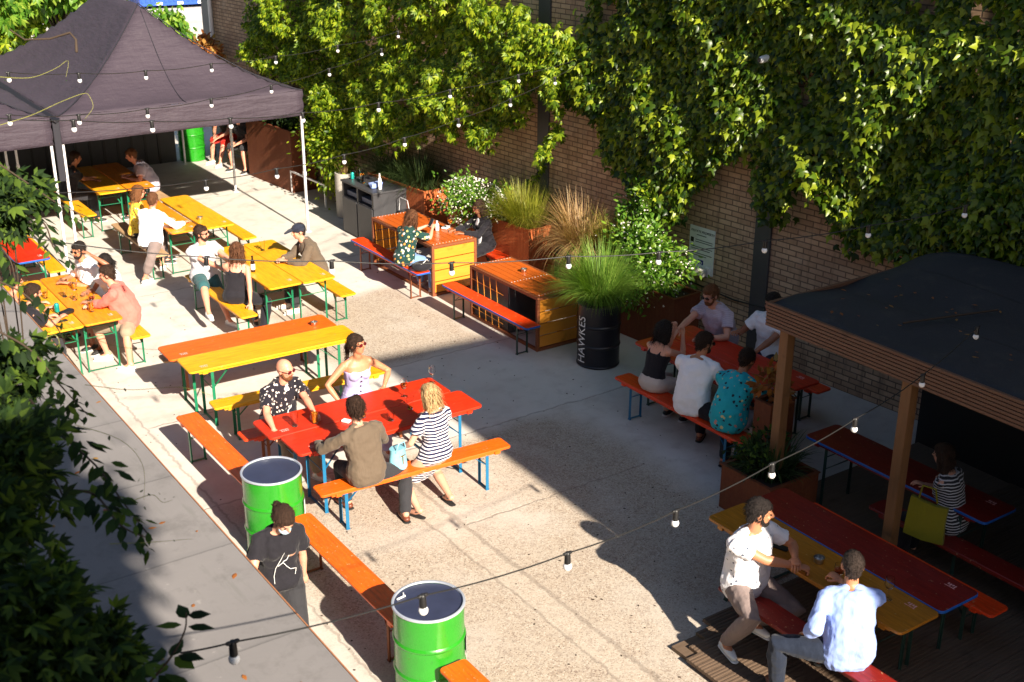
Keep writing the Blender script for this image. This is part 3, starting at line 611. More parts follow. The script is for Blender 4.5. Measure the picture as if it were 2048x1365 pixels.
dp = thing('shade_backdrop', 'dark backdrop added behind the tent to blacken its shaded inside', 'screen', (0, 26.35, 0))  # added panel and slats stand in for the darkness under the tent
MB().box((-1, 0, 0), (9.0, .08, 2.35)).build('panel', M['darkgrey'], dp)
m = MB()
for i in range(33): m.box((-1+i*.3, -.02, 0), (-1+i*.3+.05, -.001, 2.34))
m.build('slat', M['black'], dp)

# ------------------------------------------------------------------ far yard
ct = thing('shipping_container', 'blue shipping container far behind the tent', 'container', (20.2, 54.0, 0), radians(-8))
m = MB(); m.box((-2.6, 0, .15), (3.4, 2.4, 2.75))
for i in range(30): m.box((-2.55+i*.2, -.035, .3), (-2.45+i*.2, -.001, 2.6))
m.build('body', M['blue_container'], ct)
m = MB(); [m.box((-1.9+i*.9, -.05, .18), (-1.65+i*.9, -.036, .30)) for i in range(5)]; m.build('lock_plate', M['white'], ct)
ct = thing('white_cabin', 'white cabin beside the blue container', 'cabin', (15.4, 55.5, 0), radians(-8)); m = MB(); m.box((-3.5, 0, .1), (1.9, 2.4, 2.9)); m.build('body', M['white_container'], ct)
m = MB(); m.box((-2.2, -.03, .9), (-1.2, -.001, 1.9)); m.build('window', M['darkgrey'], ct)
# rubble pile & stone
for (x, y, r_) in ((16.2, 44.2, .22), (15.6, 42.8, .12), (16.9, 46.5, .3)):
    m = MB().ball((0, 0, r_*.35), (r_, r_*.8, r_*.5)); m.v = [tuple(Vector(v)*(1+.25*noise.noise(Vector(v)*6))) for v in m.v]
    tag(m.build('rubble_stone', M['cement'], loc=(x, y, 0), smooth=True), 'grey stone lying on the far sunlit ground, %s' % {.22: 'middle sized', .12: 'smallest', .3: 'largest and farthest'}[r_], 'stone', 'stones on the far ground')

# ------------------------------------------------------------------ planters
def planter(x0, y0, x1, y1, h_, label, mat='corten', group='rusty steel planters', rz=WA):
    r = thing('planter', label, 'planter', ((x0+x1)/2, (y0+y1)/2, 0), rz, group); a_, b_ = (x1-x0)/2, (y1-y0)/2; t = .012
    m = MB(); 
    for s_ in (((-a_, -b_, 0), (a_, -b_+t, h_)), ((-a_, b_-t, 0), (a_, b_, h_)), ((-a_, -b_+t, 0), (-a_+t, b_-t, h_)), ((a_-t, -b_+t, 0), (a_, b_-t, h_))): m.box(*s_)
    for (lo, hi) in (((-a_-.012, -b_-.012, h_-.0), (a_+.012, -b_+.03, h_+.012)), ((-a_-.012, b_-.03, h_), (a_+.012, b_+.012, h_+.012)), ((-a_-.012, -b_+.03, h_), (-a_+.03, b_-.03, h_+.012)), ((a_-.03, -b_+.03, h_), (a_+.012, b_-.03, h_+.012))): m.box(lo, hi)
    m.build('steel_box', M[mat], r)
    sm_ = MB().box((-a_+t, -b_+t, h_-.15), (a_-t, b_-t, h_-.06)); sm_.build('soil', M['soil'], r); return r
planter(10.42, 14.85, 10.96, 16.95, .99, 'tall rusty planter with yellow grass, sunlit end behind the empty crate table')
planter(10.25, 17.72, 10.78, 19.5, 1.0, 'rusty planter with leaf shadows on its end, behind the floral shirt woman')
planter(9.92, 22.4, 10.46, 24.3, 1.25, 'long rusty planter in shade beyond the rail', 'corten_shaded')
planter(10.55, 11.6, 11.05, 14.0, .80, 'rusty planter with brown grass and white flowers behind the black drum', 'corten_shaded')
planter(8.25, 7.42, 8.95, 8.12, .50, 'low dark rusty planter with ferns at the pavilion corner', 'corten_shaded', rz=0)
planter(8.98, 8.18, 9.35, 8.42, .95, 'narrow dark planter with yellow leaves at the end of the red bench', 'corten_shaded', rz=0)
# concrete cylinder planter
cp = thing('concrete_planter', 'pale concrete cylinder planter beside the black bin cabinet', 'planter', (10.12, 20.28, 0))
sm(MB().lathe([(.19, 0), (.195, .02), (.20, .85), (.185, .855), (.17, .80)], n=32), 'pot', M['cement'], cp, 40)
# bin cabinet
bc = thing('bin_cabinet', 'black double bin cabinet with slots and drinks on top', 'bin', (9.62, 18.25, 0))
m = MB(); m.box((0, 0, 0), (.72, 1.18, .68)); m.box((0, 0, .68), (.72, .06, .93)); m.box((0, 1.12, .68), (.72, 1.18, .93)); m.box((0, .56, .68), (.72, .62, .93)); m.box((.5, .06, .68), (.72, 1.12, .93)); m.build('carcass', M['darkgrey'], bc)
MB().box((-.02, -.02, .932), (.74, 1.20, .965), bev=.005).build('top', M['darkgrey'], bc)
for y in (.03, .61): MB().box((-.022, y, .03), (-.001, y+.54, .66), bev=.004).build('door', M['darkgrey'], bc)
for y in (.08, .64): MB().box((.06, y, .70), (.4, y+.46, .78)).build('bin_liner', plain('blue_grey_liner', (.12, .14, .2), .6), bc)
lb = thing('black_box', 'low black box with wire bracket beside the bin cabinet', 'box', (10.05, 17.75, 0)); MB().box((0, 0, 0), (.32, .42, .62), bev=.01).build('body', M['darkgrey'], lb)
MB().tube([(.02, .02, .62), (.02, .1, .86), (.02, .36, .86), (.02, .4, .62)], .006, 6).build('bracket', M['galv'], lb)
# rail
rl = thing('low_rail', 'low pale metal rail in front of the shaded planter', 'rail', (0, 0, 0)); m = MB()
m.beam((9.99, 22.45, 0), (9.99, 22.45, .43), .03, .03); m.beam((10.05, 21.05, 0), (10.05, 21.05, .43), .03, .03); m.beam((9.99, 22.47, .44), (10.05, 21.03, .44), .03, .03); m.build('tube', M['galv'], rl)

# ------------------------------------------------------------------ wall lamps, camera, sign
def bulkhead(y, z, label):
    r = thing('bulkhead_light', label, 'wall lamp', wpt(y, 0, z), WA, 'bulkhead lamps on the brick wall')
    MB().box((-.05, -.13, -.07), (-.002, .13, .07), bev=.01).build('back_plate', M['white'], r)
    MB().box((-.15, -.12, -.06), (-.051, .12, .06), bev=.03).build('glass_cover', plain('frosted_cover', (.55, .55, .5), .2), r)
bulkhead(*onwall(1137, 450, .08), 'pale bulkhead lamp beside the tall rusty planter'); bulkhead(*onwall(1400, 543, .08), 'pale bulkhead lamp under the private property sign')
cc = thing('security_camera', 'small white security camera among the ivy', 'camera', wpt(onwall(1535,118,.3)[0], .3, onwall(1535,118,.3)[1])); MB().tube([(-.12, -.02, 0), (.06, 0, .02)], .045, 12).build('body', M['white'], cc, smooth=True); MB().tube([(.06, 0, .02), (.32, .02, .06)], .02, 8).build('arm', M['white'], cc, smooth=True); MB().tube([(-.165, -.02, 0), (-.16, -.02, 0)], .03, 10, round_ends=False).build('lens', M['black'], cc)
sg = thing('wall_sign', 'white private property notice on the brick wall', 'sign', wpt(onwall(1404, 501)[0], .003, onwall(1404, 501)[1]), WA)
MB().box((-.012, -.235, -.33), (0, .235, .33), bev=.004).build('board', plain('white_sign_board', (.80, .80, .82), .5), sg)
def sign_text(t, size, yc, z, mat, bold=0):
    me = text_mesh(t, size); xs = [v.co.x for v in me.vertices]; w_ = max(xs)-min(xs)
    for v in me.vertices: x, y = v.co.x, v.co.y; v.co = (-.0140, yc-(x-min(xs)), z+y)
    me.materials.append(M[mat]); o = bpy.data.objects.new('lettering', me); COL.objects.link(o); o.parent = sg; return w_
sign_text('PRIVATE PROPERTY', .050, .205, .245, 'black'); sign_text('PRIVATE PROPERTY', .0503, .2045, .246, 'black')
m = MB(); 
for i, (ya, yb, z) in enumerate([(.1, -.08, .205), (.12, -.20, .135), (.12, -.20, .105), (.2, -.2, .03), (.2, -.16, .0), (.2, -.2, -.06), (.2, -.1, -.09)]): m.box((-.0142, yb, z), (-.0121, ya, z+.012))
m.build('small_print', plain('grey_print', (.12, .12, .15), .6), sg)
MB().box((-.0142, .15, .09), (-.0121, .21, .16)).build('pictogram', M['black'], sg); MB().box((-.0142, -.19, -.30), (-.0121, -.13, -.275)).build('small_stamp', M['darkgrey'], sg)
MB().box((-.0145, -.05, -.27), (-.0121, .05, -.14)).build('parking_panel', M['navy'], sg)
me = text_mesh('P', .12)
for v in me.vertices: x, y = v.co.x, v.co.y; v.co = (-.0150, .035-x, -.245+y)
me.materials.append(M['white']); o = bpy.data.objects.new('lettering', me); COL.objects.link(o); o.parent = sg
# ------------------------------------------------------------------ people
def cloth(name, c, rough=.85, pat=None):
    k = NT(name); o = k.tex(1); n = k.noise(14, 4, .6, o); col = k.mix(n, tuple(x*.88 for x in c), tuple(min(1, x*1.06) for x in c))
    if pat: col = pat(k, o, col)
    k.base(col); k.rough(rough); k.b.inputs['Specular IOR Level'].default_value = .2; k.b.inputs['Sheen Weight'].default_value = .1
    k.bump(k.noise(4, 4, .55, k.tex((1.8, 1.8, .6))), .45, .05); return k.m
def pat_spots(cols, scale=16, size=.32, stretch=(1, 1, 1)):
    def f(k, o, col):
        o2 = k.tex(stretch); v = k.n('ShaderNodeTexVoronoi'); v.inputs['Scale'].default_value = scale; k.l(o2, v.inputs['Vector'])
        wv = k.noise(scale*1.8, 2, .5, o2); d = k.math('ADD', v.outputs['Distance'], k.math('MULTIPLY', k.math('SUBTRACT', wv, .5), .55))
        s = k.n('ShaderNodeSeparateColor'); k.l(v.outputs['Color'], s.inputs[0]); n = len(cols)
        cc = k.ramp(s.outputs[0], [(i/n, c) for i, c in enumerate(cols)], 'CONSTANT')
        return k.mix(k.ramp(d, [(size, 1.0), (size+.03, 0.0)]), col, cc)
    return f
def pat_stripes(c2, period=.035, duty=.42):
    def f(k, o, col):
        s = k.n('ShaderNodeSeparateXYZ'); k.l(o, s.inputs[0]); z = k.math('ADD', s.outputs[2], k.math('MULTIPLY', k.noise(4, 2, .5, o), .03))
        return k.mix(k.math('LESS_THAN', k.math('FRACT', k.math('DIVIDE', z, period)), duty), col, c2)
    return f
CL = dict(
 white=cloth('white_cotton', (.88, .88, .92)), offwhite=cloth('off_white_cotton', (.70, .69, .72)), lilac=cloth('lilac_linen', (.40, .36, .62)), greytee=cloth('pale_grey_cotton', (.55, .53, .58)),
 olive=cloth('olive_brown_cotton', (.115, .085, .06)), black=cloth('black_cotton', (.014, .013, .018)), salmon=cloth('salmon_linen', (.72, .16, .13)), navy=cloth('navy_cotton', (.015, .02, .05)),
 blue=cloth('light_blue_cotton', (.27, .38, .78)), jeans=cloth('dark_denim', (.012, .018, .035)), palejeans=cloth('pale_denim', (.16, .27, .50)), khaki=cloth('khaki_cotton', (.30, .24, .17)), greytrouser=cloth('grey_brown_twill', (.22, .17, .16)),
 cream=cloth('cream_cotton', (.55, .48, .44)), tealshort=cloth('dark_teal_cotton', (.03, .10, .11)), redshort=cloth('red_cotton', (.65, .03, .02)), charcoal=cloth('charcoal_cotton', (.03, .03, .035)),
 palm=cloth('black_palm_print', (.015, .013, .02), pat=pat_spots([(.75, .66, .60)], 26, .26, (1, 1, .7))), birds=cloth('white_bird_print', (.80, .80, .86), pat=pat_spots([(.08, .10, .15)], 17, .14)),
 floral=cloth('dark_floral_print', (.012, .05, .045), pat=pat_spots([(.80, .70, .60), (.85, .30, .05), (.70, .60, .20), (.75, .72, .65)], 17, .30)),
 turq=cloth('turquoise_tropical_print', (.02, .42, .50), pat=pat_spots([(.02, .03, .05), (.60, .55, .25), (.02, .03, .05), (.55, .25, .2)], 18, .27)),
 yellowp=cloth('yellow_patterned_satin', (.80, .52, .05), .4, pat_spots([(.35, .12, .02), (.85, .75, .45)], 22, .24)),
 stripe=cloth('navy_white_stripe', (.012, .014, .05), pat=pat_stripes((.80, .76, .80))), stripe2=cloth('black_white_stripe', (.03, .03, .035), pat=pat_stripes((.55, .55, .6), .028, .35)), lilacstripe=cloth('faded_lilac_cotton', (.46, .40, .50), pat=pat_stripes((.52, .47, .56), .02, .5)))
def skinm(name, c):
    k = NT(name); n = k.noise(9, 3, .5, k.tex(1)); k.base(k.mix(n, tuple(x*.88 for x in c), tuple(min(1, x*1.08) for x in c))); k.rough(.5); k.b.inputs['Subsurface Weight'].default_value = .08
    k.b.inputs['Subsurface Radius'].default_value = (.02, .008, .004); k.b.inputs['Subsurface Scale'].default_value = .5; return k.m
SK = dict(fair=skinm('fair_skin', (.62, .31, .21)), pink=skinm('pink_skin', (.66, .29, .19)), tan=skinm('tanned_skin', (.50, .21, .11)), brown=skinm('brown_skin', (.34, .14, .075)))
def hairm(name, c1, c2):
    k = NT(name); n = k.noise(9, 6, .75, k.tex((9, 9, 1.6))); k.base(k.mix(k.ramp(n, [(.3, 0.0), (.7, 1.0)]), c1, c2)); k.rough(.6); k.b.inputs['Specular IOR Level'].default_value = .25; k.bump(n, 1.0, .02); return k.m
HR = dict(black=hairm('black_hair', (.006, .005, .005), (.03, .022, .02)), dark=hairm('dark_brown_hair', (.012, .007, .005), (.06, .03, .018)), brown=hairm('brown_hair', (.05, .02, .01), (.20, .085, .04)), blonde=hairm('blonde_hair', (.30, .17, .07), (.75, .52, .26)), ginger=hairm('ginger_brown_hair', (.09, .035, .012), (.22, .09, .035)), stubble=hairm('cropped_hair', (.02, .013, .01), (.05, .035, .03)))
M['lens'] = plain('dark_red_lens', (.10, .008, .012), .08); M['lens_b'] = plain('black_lens', (.01, .01, .012), .08); M['lip'] = plain('lips', (.42, .12, .10), .5); M['eye'] = plain('eye', (.03, .02, .015), .2)
M['shoe_w'] = plain('white_shoe_leather', (.75, .75, .74), .5); M['shoe_b'] = plain('brown_shoe_leather', (.14, .04, .02), .4); M['shoe_k'] = plain('black_shoe', (.02, .02, .02), .5); M['cap'] = cloth('navy_cap_cotton', (.02, .025, .045))
M['mask'] = plain('pale_blue_mask', (.50, .66, .80), .7); M['bag_blue'] = plain('pale_blue_leather', (.20, .46, .56), .4); M['tote'] = cloth('yellow_canvas', (.22, .20, .012))
clouds = bpy.data.textures.new('fold_noise', 'CLOUDS'); clouds.noise_scale = .075; clouds.noise_depth = 1
clouds3 = bpy.data.textures.new('drape_noise', 'CLOUDS'); clouds3.noise_scale = .16; clouds3.noise_depth = 2
clouds2 = bpy.data.textures.new('hair_noise', 'CLOUDS'); clouds2.noise_scale = .03; clouds2.noise_depth = 3

def voxel(mb, size, disp=0, tex=None, smooth=3):
    me = bpy.data.meshes.new('tmp'); me.from_pydata(mb.v, [], mb.f); o = bpy.data.objects.new('tmp', me); COL.objects.link(o)
    r = o.modifiers.new('r', 'REMESH'); r.mode = 'VOXEL'; r.voxel_size = size; r.use_smooth_shade = True
    s = o.modifiers.new('s', 'SMOOTH'); s.factor = .5; s.iterations = smooth
    if disp == .016: d = o.modifiers.new('d2', 'DISPLACE'); d.texture = clouds3; d.strength = .045; d.mid_level = .5; d.texture_coords = 'LOCAL'
    if disp: d = o.modifiers.new('d', 'DISPLACE'); d.texture = tex or clouds; d.strength = disp; d.mid_level = .5; d.texture_coords = 'LOCAL'
    dg = bpy.context.evaluated_depsgraph_get(); ne = bpy.data.meshes.new_from_object(o.evaluated_get(dg)); n = len(ne.vertices)
    co = np.empty(n*3, 'f'); ne.vertices.foreach_get('co', co); fs = [tuple(p.vertices) for p in ne.polygons]
    bpy.data.objects.remove(o); bpy.data.meshes.remove(me); bpy.data.meshes.remove(ne)
    out = MB(); out.v = [tuple(c) for c in co.reshape(-1, 3)]; out.f = fs; out.mi = [0]*len(fs); return out
def ik(a, t, l1, l2, hint):
    a = Vector(a); t = Vector(t); d = t-a; L = min(d.length, (l1+l2)*.998); L = max(L, abs(l1-l2)*1.05+.01); d.normalize(); t = a+d*L
    x = (l1*l1-l2*l2+L*L)/(2*L); h = sqrt(max(0, l1*l1-x*x)); hv = Vector(hint); hv = hv-d*hv.dot(d); hv = hv.normalized() if hv.length > 1e-5 else d.orthogonal().normalized()
    return a+d*x+hv*h, t
def hand(mb, wrist, d, up, side, curl=.5, s=1.0, k=1.0):
    """palm, four unequal fingers, thumb from the side. d: direction of the hand, up: back of the hand, side: towards the thumb"""
    d = d.normalized(); up = (up-d*up.dot(d)).normalized(); sd = up.cross(d).normalized(); sd = sd if sd.dot(side) > 0 else -sd
    pal = wrist+d*.085*s
    mb.tube([wrist-d*.02*s, wrist+d*.02*s, wrist+d*.06*s, pal], [.024*s, .032*s, .040*s, .038*s], 12, side=sd, flat=.42)
    for i, (off, L) in enumerate(((.030, .072), (.010, .082), (-.010, .076), (-.029, .060))):
        p = pal+sd*off*s-d*.004*abs(i-1); dd = (d+sd*off*1.6).normalized(); pts = [p-dd*.012*s]; a = 0
        for j, f in enumerate((.45, .30, .25)):
            a += curl*(.5, .75, .5)[j]; q = (dd*cos(a)-up*sin(a)); pts.append(pts[-1]+q*L*f*s+(dd*.012*s if j == 0 else Vector()))
        mb.tube(pts, [.0092*k*s, .0088*k*s, .008*k*s, .007*k*s], 7)
    t0 = wrist+d*.028*s+sd*.026*s; t1 = t0+(d*.45+sd*.7-up*.3).normalized()*.036*s; t2 = t1+(d*.9+sd*.15-up*.4).normalized()*.032*s
    mb.tube([t0-sd*.01*s, t0, t1, t2], [.014*s, .013*k*s, .0105*k*s, .008*k*s], 8)

def person(label, pel, face, lean=14, side=0, twist=0, head=(0, 0, 0), hands=(None, None), feet=(None, None), sex='m', hgt=1.75, skin='fair', top=None, bottom=None, shoes='shoe_k',
           hair=None, glasses=None, beard=None, cap=None, extra=None, vox=.012, hold=(.5, .5), elbow=(None, None), group=None, bald=False, fat=0.0, knee=(None, None), mask=False, neck_f=0.03, parts=True, sandals=False):
    S = hgt/1.75; pel = Vector(pel); r = thing('person', label, 'person', (pel.x, pel.y, 0), 0, group); O = Vector((pel.x, pel.y, 0)); fem = sex == 'f'
    fa = radians(face); f0 = Vector((cos(fa), sin(fa), 0)); U = Vector((0, 0, 1)); ft = radians(face+twist)
    f1 = Vector((cos(ft), sin(ft), 0)); Pz = pel-O
    def spine(t):     # t metres (scaled) above pelvis: point, right, forward, up
        n = 12; p = Vector(Pz); step = t/n; up = U
        for i in range(n):
            q = max(0, (i+.5)*step)/S; k = min(1, q/.5); f = f0.lerp(f1, k).normalized(); rt = f.cross(U)
            a = radians(lean)*(.55+.75*k); b = radians(side)*(.6+.6*k); up = (U*cos(a)*cos(b)+f*sin(a)+rt*sin(b)).normalized(); p = p+up*step
        k = min(1, max(0, t/S)/.5); f = f0.lerp(f1, k).normalized(); rt = f.cross(up).normalized(); return p, rt, up.cross(rt).normalized(), up
    W_ = (dict(p=.150, h=.178, w=.128, r=.140, c=.150, s=.150) if fem else dict(p=.152, h=.172, w=.152, r=.168, c=.182, s=.180))
    D_ = (dict(p=.11, h=.122, w=.092, r=.098, c=.105, s=.085) if fem else dict(p=.11, h=.120, w=.105+fat, r=.112+fat*.7, c=.118, s=.098))
    prof = [(-.10, W_['p']*.75, .08), (-.05, W_['p'], D_['p']), (.02, W_['h'], D_['h']), (.10, (W_['h']+W_['w'])/2, D_['w']*1.05), (.18, W_['w'], D_['w']), (.28, W_['r'], D_['r']), (.38, W_['c'], D_['c']), (.445, W_['s'], D_['s']), (.485, W_['s']*.72, D_['s']*.8), (.503, W_['s']*.52, D_['s']*.74), (.522, .068, .060)]
    def torso(mb, i=0.0, t0=-.1, t1=.522, fl=0.0, sx=1.0):
        rings = []; 
        for t, a, b in prof:
            if t < t0-.001 or t > t1+.001: continue
            p, rt, f, up = spine(t*S); k = (i+fl*max(0, 1-max(0, t)/.35)); n = 20; ring = []
            for j in range(n):
                u = 2*pi*j/n; ca, sa = cos(u), sin(u); e = .80; ring.append(p+rt*math.copysign(abs(ca)**e, ca)*(a*S*sx+k)+f*math.copysign(abs(sa)**e, sa)*(b*S+k)+f*(.012 if .25 < t < .45 else 0))
            rings.append(ring)
        mb.loft(rings)
    # joints
    ps, rs, fs_, us = spine(.455*S); sw = (.158 if fem else .190)*S
    pn, rn, fn, un = spine(.50*S)
    hb = pn+un*.035*S+fn*neck_f*S; yaw, pit, rol = [radians(x) for x in head]
    hf = Vector((cos(ft+yaw), sin(ft+yaw), 0)); hu = (U*cos(pit*1.0)+hf*sin(pit)).normalized(); hu = (hu*.85+un*.15*(0 if abs(pit) > .6 else 1)).normalized(); hr = hf.cross(hu).normalized(); hf = hu.cross(hr).normalized()
    if rol: R_ = Matrix.Rotation(rol, 3, hf); hu = R_ @ hu; hr = R_ @ hr
    hc = hb+un*.035*S+hu*.115*S+hf*.012
    arms = []; legs = []
    hp = [Pz+(-1 if k == 0 else 1)*f0.cross(U)*.092*S for k in (0, 1)]
    for k in (0, 1):      # 0 = left, 1 = right
        sg = -1 if k == 0 else 1; sh = ps+rs*sg*sw+us*(-.012)
        tg = Vector(hands[k])-O if hands[k] is not None else sh-U*.42*S+fs_*.22*S+rs*sg*.03
        eh = Vector(elbow[k]) if elbow[k] is not None else (-U*.7+rs*sg*.6-fs_*.35)
        el, wr = ik(sh, tg, .285*S, .25*S, eh); arms.append((sh, el, wr, sg))
        tf = Vector(feet[k])-O if feet[k] is not None else hp[k]+f0*.42*S-U*(hp[k].z-.085)
        kh = Vector(knee[k]) if knee[k] is not None else (f0*.6+U*.8+rs*sg*.1)
        kn, an = ik(hp[k], tf, .43*S, .42*S, kh); legs.append((hp[k], kn, an, sg))
    af = .88 if fem else 1.0
    def arm(mb, A, i=0.0, upto=2.0, flare=0.0, k=1):
        sh, el, wr, sg = A; q = []; rr = []
        base = [(0, .056), (.35, .050), (.75, .043), (1.0, .040), (1.25, .043), (1.6, .034), (1.93, .026), (2.0, .025)]
        for t, ra in base+[(upto, None)] if upto not in [b[0] for b in base] else base:
            if t > upto+1e-6: continue
            p = sh.lerp(el, t) if t <= 1 else el.lerp(wr, t-1)
            if ra is None: ra = np.interp(t, [b[0] for b in base], [b[1] for b in base])
            q.append((t, p, (ra*af*S+i+flare*min(t, upto)/max(upto, .01))))
        q.sort(key=lambda z: z[0]); mb.tube([sh-rs*sg*.045-us*.004]+[x[1] for x in q], [.046*S*af+i]+[x[2] for x in q], 14, round_ends='start' if upto < 2 else True)
    def leg(mb, Lg, i=0.0, upto=2.0, flare=0.0):
        h_, kn, an, sg = Lg; lf = 1.04 if fem else 1.0
        base = [(0, .092), (.3, .088), (.7, .068), (1.0, .056), (1.3, .058), (1.6, .046), (1.9, .036), (2.0, .036)]; q = []
        for t, ra in (base+[(upto, None)] if upto not in [b[0] for b in base] else base):
            if t > upto+1e-6: continue
            p = h_.lerp(kn, t) if t <= 1 else kn.lerp(an, t-1)
            if ra is None: ra = np.interp(t, [b[0] for b in base], [b[1] for b in base])
            q.append((t, p, ra*lf*S+i+flare*t/upto))
        q.sort(key=lambda z: z[0]); mb.tube([x[1] for x in q], [x[2] for x in q], 14)
    # ---- body
    b = MB(); torso(b)
    for sgn in (-1, 1): b.ball(ps+rs*sgn*(sw-.015)-us*.012, .052*S*(.88 if fem else 1)); b.tube([pn+rn*sgn*.035+un*.012, ps+rs*sgn*(sw-.02)+us*.006], [.036*S, .038*S*af], 10)
    if fem:
        pc, rc, fc, uc = spine(.33*S)
        for sgn in (-1, 1): b.ball(pc+rc*sgn*.068*S+fc*.085*S, (.062*S, .055*S, .06*S), (rc, fc, uc))
    b.tube([pn-un*.03, hb+un*.01, hc-hu*.06*S-hf*.015], [.064*S*af, .054*S*af, .052*S*af], 12)
    ax = (hr, hf, hu); q = S*(.97 if fem else 1)
    b.ball(hc+hu*.022*q-hf*.012*q, (.077*q, .096*q, .098*q), ax, 18, 12); b.ball(hc-hu*.035*q+hf*.022*q, (.060*q, .066*q, .082*q), ax); b.ball(hc-hu*.088*q+hf*.052*q, (.027*q, .024*q, .022*q), ax)   # skull, jaw, chin
    b.ball(hc+hu*.030*q+hf*.072*q, (.055*q, .018*q, .012*q), ax)   # brow
    b.tube([hc+hu*.018*q+hf*.088*q, hc-hu*.018*q+hf*.112*q, hc-hu*.026*q+hf*.100*q], [.009*q, .013*q, .012*q], 8)
    for sg in (-1, 1): b.ball(hc+hr*sg*.076*q-hf*.008*q-hu*.008*q, (.010*q, .020*q, .032*q), ax); b.ball(hc+hr*sg*.035*q+hf*.068*q-hu*.018*q, (.022*q, .016*q, .018*q), ax)
    for A in arms: arm(b, A)
    for L_ in legs:
        leg(b, L_); h_, kn, an, sg = L_
        toe = (f0*.8+f0.cross(U)*sg*.15).normalized()
        b.tube([an-toe*.02, an+toe*.05-U*.035, an+toe*.13*S-U*.055], [.036*S, .036*S, .026*S], 10)
    bo = voxel(b, vox, smooth=2)
    for (sh, el, wr, sg), cu in zip(arms, hold):
        d = (wr-el).normalized(); up = U if abs(d.z) < .8 else fs_; hand(bo, wr, d, up, -rs*sg, cu, S*af*1.02, 1.0)
    me = bo.build('body', SK[skin], None, smooth=True); me.parent = r
    if parts:
        if not glasses:
            for sg in (-1, 1): MB().ball(hc+hr*sg*.031*q+hf*.082*q+hu*.008*q, (.011*q, .007*q, .007*q), ax, 8, 6).build('eye', M['eye'], r, smooth=True)
        MB().ball(hc-hu*.052*q+hf*.084*q, (.022*q, .007*q, .008*q), ax, 8, 6).build('mouth', M['lip'], r, smooth=True)
    # ---- clothes
    if top:
        kind, mt = top[0], CL[top[1]]; c = MB(); up_to = {'tee': .62, 'shirt': .85, 'tank': 0, 'long': 1.9, 'rolled': 1.45, 'jacket': 1.95, 'open': .75, 'dress': .55, 'short': .5, 'cami': 0}[kind]
        inf = {'tank': .009, 'cami': .009}.get(kind, .020); low = -.10 if kind in ('shirt', 'tee', 'rolled', 'jacket', 'open', 'short') else -.05
        if kind in ('tank', 'cami'):
            torso(c, inf, -.06, .382); 
            for sg in (-1, 1):
                c.tube([spine(.36*S)[0]+rs*sg*.085*S+spine(.36*S)[2]*.108*S, ps+rs*sg*.098*S+us*.055*S, spine(.36*S)[0]+rs*sg*.075*S-spine(.36*S)[2]*.105*S], [.014, .016, .014], 6)
            if fem:
                pc, rc, fc, uc = spine(.33*S)
                for sgn in (-1, 1): c.ball(pc+rc*sgn*.068*S+fc*.087*S, (.068*S, .058*S, .062*S), (rc, fc, uc))
        else:
            torso(c, inf, low, .503 if kind in ('tee', 'short', 'dress') else .522, .020 if not fem else .008)
            if fem:
                pc, rc, fc, uc = spine(.33*S)
                for sgn in (-1, 1): c.ball(pc+rc*sgn*.068*S+fc*.095*S, (.064*S, .056*S, .06*S), (rc, fc, uc))
            for A in arms:
                arm(c, A, .016 if up_to > 1 else .018, up_to, .018 if up_to < 1 else .004)
                c.ball(A[0]-rs*A[3]*.012-us*.008, .052*S*(.9 if fem else 1)+.014); c.tube([pn+rn*A[3]*.040+un*.008, ps+rs*A[3]*(sw-.02)+us*.006], [.036*S+.010, .038*S*af+.014], 10)
            if kind in ('shirt', 'rolled', 'jacket', 'open'): # collar
                c.tube([pn+un*.005-fn*.05+rn*.0, pn+un*.012-fn*.035+rn*.055, pn+fn*.03+rn*.05], .016, 6); c.tube([pn+un*.005-fn*.05, pn+un*.012-fn*.035-rn*.055, pn+fn*.03-rn*.05], .016, 6)
        if kind == 'dress':
            rings = []
            a_ = Pz+U*.02; kk = (legs[0][1]+legs[1][1])/2
            for t in (0, .35, .7, .95): 
                pth = a_.lerp(kk, t); d = (kk-a_).normalized(); rt = f0.cross(U); n_ = rt.cross(d).normalized()
                rings.append([pth+rt*cos(u)*(.215-.02*t)*S+n_*sin(u)*(.130-.03*t)*S for u in [2*pi*j/16 for j in range(16)]])
            c.loft(rings)
        voxel(c, vox, .006 if kind in ('tank', 'cami') else .016, clouds, 2).build({'tee': 't_shirt', 'tank': 'tank_top', 'cami': 'strappy_top', 'dress': 'dress', 'jacket': 'jacket'}.get(kind, 'shirt'), mt, r, smooth=True)
        if kind in ('open', 'jacket') and len(top) > 2:      # undershirt showing down the front
            c = MB(); pts = [spine(t*S)[0]+spine(t*S)[2]*((np.interp(t, [x[0] for x in prof], [x[2] for x in prof]))*S+.012) for t in (.02, .15, .28, .40, .47)]
            c.tube(pts, [.055, .06, .065, .06, .04], 12, side=rs, flat=.35); voxel(c, vox*.8).build('undershirt', CL[top[2]], r, smooth=True)
    if bottom:
        kind, mt = bottom; c = MB(); torso(c, .011, -.1, .11); up_to = {'trousers': 1.9, 'shorts': .92, 'cropped': 1.6, 'skirt': .5}[kind]
        for L_ in legs: leg(c, L_, .012, up_to, .022 if kind == 'shorts' else .014)
        voxel(c, vox, .012, clouds, 2).build(kind if kind != 'cropped' else 'trousers', CL[mt], r, smooth=True)
